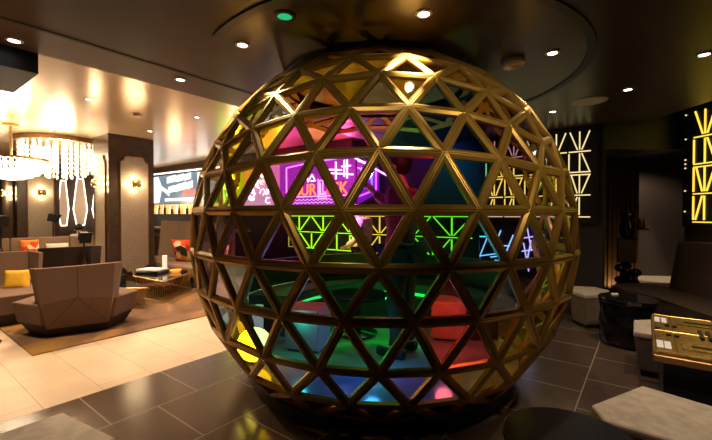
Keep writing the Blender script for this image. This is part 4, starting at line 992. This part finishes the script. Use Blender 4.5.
# ------------------------------------------------------------------ people
def skin_mesh(pts, eds, name, lvl=2):
    me = bpy.data.meshes.new(name); me.from_pydata([p[0] for p in pts], eds, [])
    o = bpy.data.objects.new(name, me); C.objects.link(o)
    md = o.modifiers.new('skin', 'SKIN'); md.use_smooth_shade = True
    for i, p in enumerate(pts):
        r = p[1]; me.skin_vertices[0].data[i].radius = (r, r) if not isinstance(r, tuple) else r
        me.skin_vertices[0].data[i].use_root = (i == 0)
    sb = o.modifiers.new('sub', 'SUBSURF'); sb.levels = lvl; sb.render_levels = lvl
    bpy.context.view_layer.update()
    m2 = bpy.data.meshes.new_from_object(o.evaluated_get(bpy.context.evaluated_depsgraph_get()))
    bpy.data.objects.remove(o); m2.name = name
    m2.polygons.foreach_set('use_smooth', [True]*len(m2.polygons)); return m2
def person(label, loc, rz, J, mats, hair_scale=(1, 1, 1), seated=False, pants='cloth_dark', long_hair=False):
    """J: joints in local metres, figure faces +y, right hand at +x"""
    root = thing('person', label, 'person', loc, rz)
    P, E, idx = [], [], {}
    def add(k, co, r, par=None):
        idx[k] = len(P); P.append((co, r))
        if par: E.append((idx[par], idx[k]))
    v = lambda k: Vector(J[k])
    add('pelvis', v('pelvis'), (.15, .11)); add('waist', v('waist'), (.135, .10), 'pelvis'); add('chest', v('chest'), (.165, .115), 'waist'); add('upper', v('neck')-Vector((0, 0, .06)), (.10, .075), 'chest')
    add('neck', v('neck'), .055, 'upper'); hd = v('head'); add('jaw', hd-Vector((0, -.015, .06)), (.062, .072), 'neck'); add('skull', hd+Vector((0, 0, .04)), (.078, .092), 'jaw'); add('crown', hd+Vector((0, -.01, .10)), (.05, .06), 'skull')
    for s in ('l', 'r'):
        add('sh'+s, v('sh'+s), .062, 'chest'); add('el'+s, v('el'+s), .043, 'sh'+s); add('wr'+s, v('wr'+s), .029, 'el'+s)
        d = (v('wr'+s)-v('el'+s)).normalized(); palm = v('wr'+s)+d*.055; add('pa'+s, palm, (.036, .018), 'wr'+s)
        side = d.cross(Vector((0, 1, 0)));
        if side.length < .2: side = d.cross(Vector((1, 0, 0)))
        side.normalize(); curl = side.cross(d).normalized()
        for k, (o_, ln) in enumerate(((-.027, .060), (-.009, .072), (.009, .068), (.027, .052))):
            add(f'f{s}{k}', palm+d*.035+side*o_, .0105, 'pa'+s); add(f'g{s}{k}', palm+d*(.035+ln*.6)+side*o_*1.1+curl*.018, .0095, f'f{s}{k}'); add(f'h{s}{k}', palm+d*(.035+ln*.85)+side*o_*1.1+curl*.04, .008, f'g{s}{k}')
        add(f't{s}0', v('wr'+s)+d*.035-side*.042, .0125, 'pa'+s); add(f't{s}1', v('wr'+s)+d*.075-side*.055+curl*.015, .010, f't{s}0')
        add('hp'+s, v('hp'+s), .095, 'pelvis'); add('kn'+s, v('kn'+s), .062, 'hp'+s); add('an'+s, v('an'+s), .042, 'kn'+s); add('to'+s, v('an'+s)+Vector((0, .16, -.045)), (.042, .03), 'an'+s)
    bm = skin_mesh(P, E, 'body'); bm.materials.append(M['skin'])
    bo = bpy.data.objects.new('body', bm); C.objects.link(bo); bo.parent = root
    def shell(name, keys, grow, mat):
        q = [(P[idx[k]][0], tuple(x+grow for x in P[idx[k]][1]) if isinstance(P[idx[k]][1], tuple) else P[idx[k]][1]+grow) for k in keys]
        mp = {idx[k]: i for i, k in enumerate(keys)}
        ee = [(mp[a], mp[b]) for a, b in E if a in mp and b in mp]
        m = skin_mesh(q, ee, name); m.materials.append(mat); o = bpy.data.objects.new(name, m); C.objects.link(o); o.parent = root; return o
    shell('shirt', ['pelvis', 'waist', 'chest', 'upper', 'shl', 'ell', 'wrl', 'shr', 'elr', 'wrr'], .018, mats[0])
    shell('trousers', ['pelvis', 'hpl', 'knl', 'anl', 'hpr', 'knr', 'anr'], .022, M[pants])
    for s in ('l', 'r'):
        b = B(); a = v('an'+s); box(b, (a.x, a.y+.07, a.z-.035), (.09, .27, .08)); bev(b, .025, 2); obj('shoe', b, M['black'], root, smooth=True)
    # hair cap, face
    b = B(); ball(b, hd+Vector((0, -.018, .055)), .1, .92*hair_scale[0], 1.06*hair_scale[1], 1.05*hair_scale[2], 16, 12)
    fr = [x for x in b.verts if x.co.y > hd.y+.045 and x.co.z < hd.z+.10 or x.co.z < hd.z-(.12 if long_hair else .02)]
    bmesh.ops.delete(b, geom=fr, context='VERTS')
    if len(b.faces) and mats[1] is not M['skin']: obj('hair', b, mats[1], root, smooth=True)
    b = B(); tube(b, hd+Vector((0, .085, .035)), hd+Vector((0, .115, .0)), .010, .017, 8); obj('nose', b, M['skin'], root)
    for sx in (-1, 1):
        b = B(); ball(b, hd+Vector((.032*sx, .092, .035)), .011, 1.2, .6, .8, 8, 6); obj('eye', b, M['hair_dark'], root)
        b = B(); ball(b, hd+Vector((.092*sx, -.01, .01)), .03, .4, .8, 1.1, 8, 6); obj('ear', b, M['skin'], root)
    b = B(); box(b, hd+Vector((0, .088, -.045)), (.045, .012, .010)); obj('mouth', b, M['shirt_pink'], root)
    return root
stand = dict(pelvis=(0, 0, .95), waist=(0, .01, 1.10), chest=(0, .0, 1.30), neck=(0, .0, 1.50), head=(0, .03, 1.63),
             shl=(-.19, 0, 1.42), ell=(-.25, -.03, 1.14), wrl=(-.24, .10, .92), shr=(.19, 0, 1.42), elr=(.26, -.02, 1.14), wrr=(.22, .12, .94),
             hpl=(-.10, 0, .90), knl=(-.11, .02, .50), anl=(-.12, -.02, .085), hpr=(.10, 0, .90), knr=(.11, .02, .50), anr=(.12, -.02, .085))
# man in a white shirt between sphere and bar, head bowed to the left
j1 = dict(stand); j1.update(head=(.02, .16, 1.62), neck=(0, .10, 1.50), chest=(0, .03, 1.30), elr=(.27, .02, 1.12), wrr=(.16, .24, .98), ell=(-.26, .03, 1.12), wrl=(-.14, .26, 1.00))
person('person in a white shirt leaning at the green bar front, seen through the sphere', (*W(.14, 6.45), 0), A0+1.15, j1, (M['shirt_white'], M['skin']), (.97, .95, .97))
# dark-haired person inside the sphere raising a hand
j2 = dict(stand); j2.update(head=(.0, .05, 1.65), elr=(.28, .20, 1.26), wrr=(.10, .36, 1.47), ell=(-.26, -.05, 1.14), wrl=(-.27, .0, .90))
p2 = person('dark-haired person in a dusky pink top standing inside the sphere with one hand raised', (*W(.445, 3.62), .20), A0+1.0, j2, (pbr('shirt_dusky', (.26, .10, .16), .85), M['hair_dark']), (1.1, 1.08, 1.08), long_hair=True)
p2.scale = (1.07, 1.07, 1.07)
# seated guest in white far back in the lounge
sit = dict(pelvis=(0, 0, .50), waist=(0, .03, .66), chest=(0, .10, .86), neck=(0, .18, 1.02), head=(0, .26, 1.12),
           shl=(-.19, .12, .95), ell=(-.25, .26, .74), wrl=(-.18, .44, .66), shr=(.19, .12, .95), elr=(.25, .26, .74), wrr=(.18, .44, .66),
           hpl=(-.10, .05, .50), knl=(-.12, .46, .50), anl=(-.12, .46, .085), hpr=(.10, .05, .50), knr=(.12, .46, .50), anr=(.12, .46, .085))
person('person in a white top with dark hair, sitting bent forward far back in the lounge', (-12.0, 3.62, 0), A0+.9, sit, (M['shirt_white'], M['hair_dark']), (1.08, 1.05, 1.05), pants='cloth_dark')
stl = thing('stool', 'dark stool under the seated person in white', 'stool', (-12.0, 3.60, 0))
b = B(); lathe(b, [(0, .30), (.20, .30), (.21, .34), (.20, .375), (0, .375)], 24); obj('seat', b, M['fabric_dark'], stl)
b = B(); lathe(b, [(0, 0), (.17, 0), (.17, .02), (.03, .04), (.03, .30), (0, .30)], 20); obj('pedestal', b, M['black'], stl)
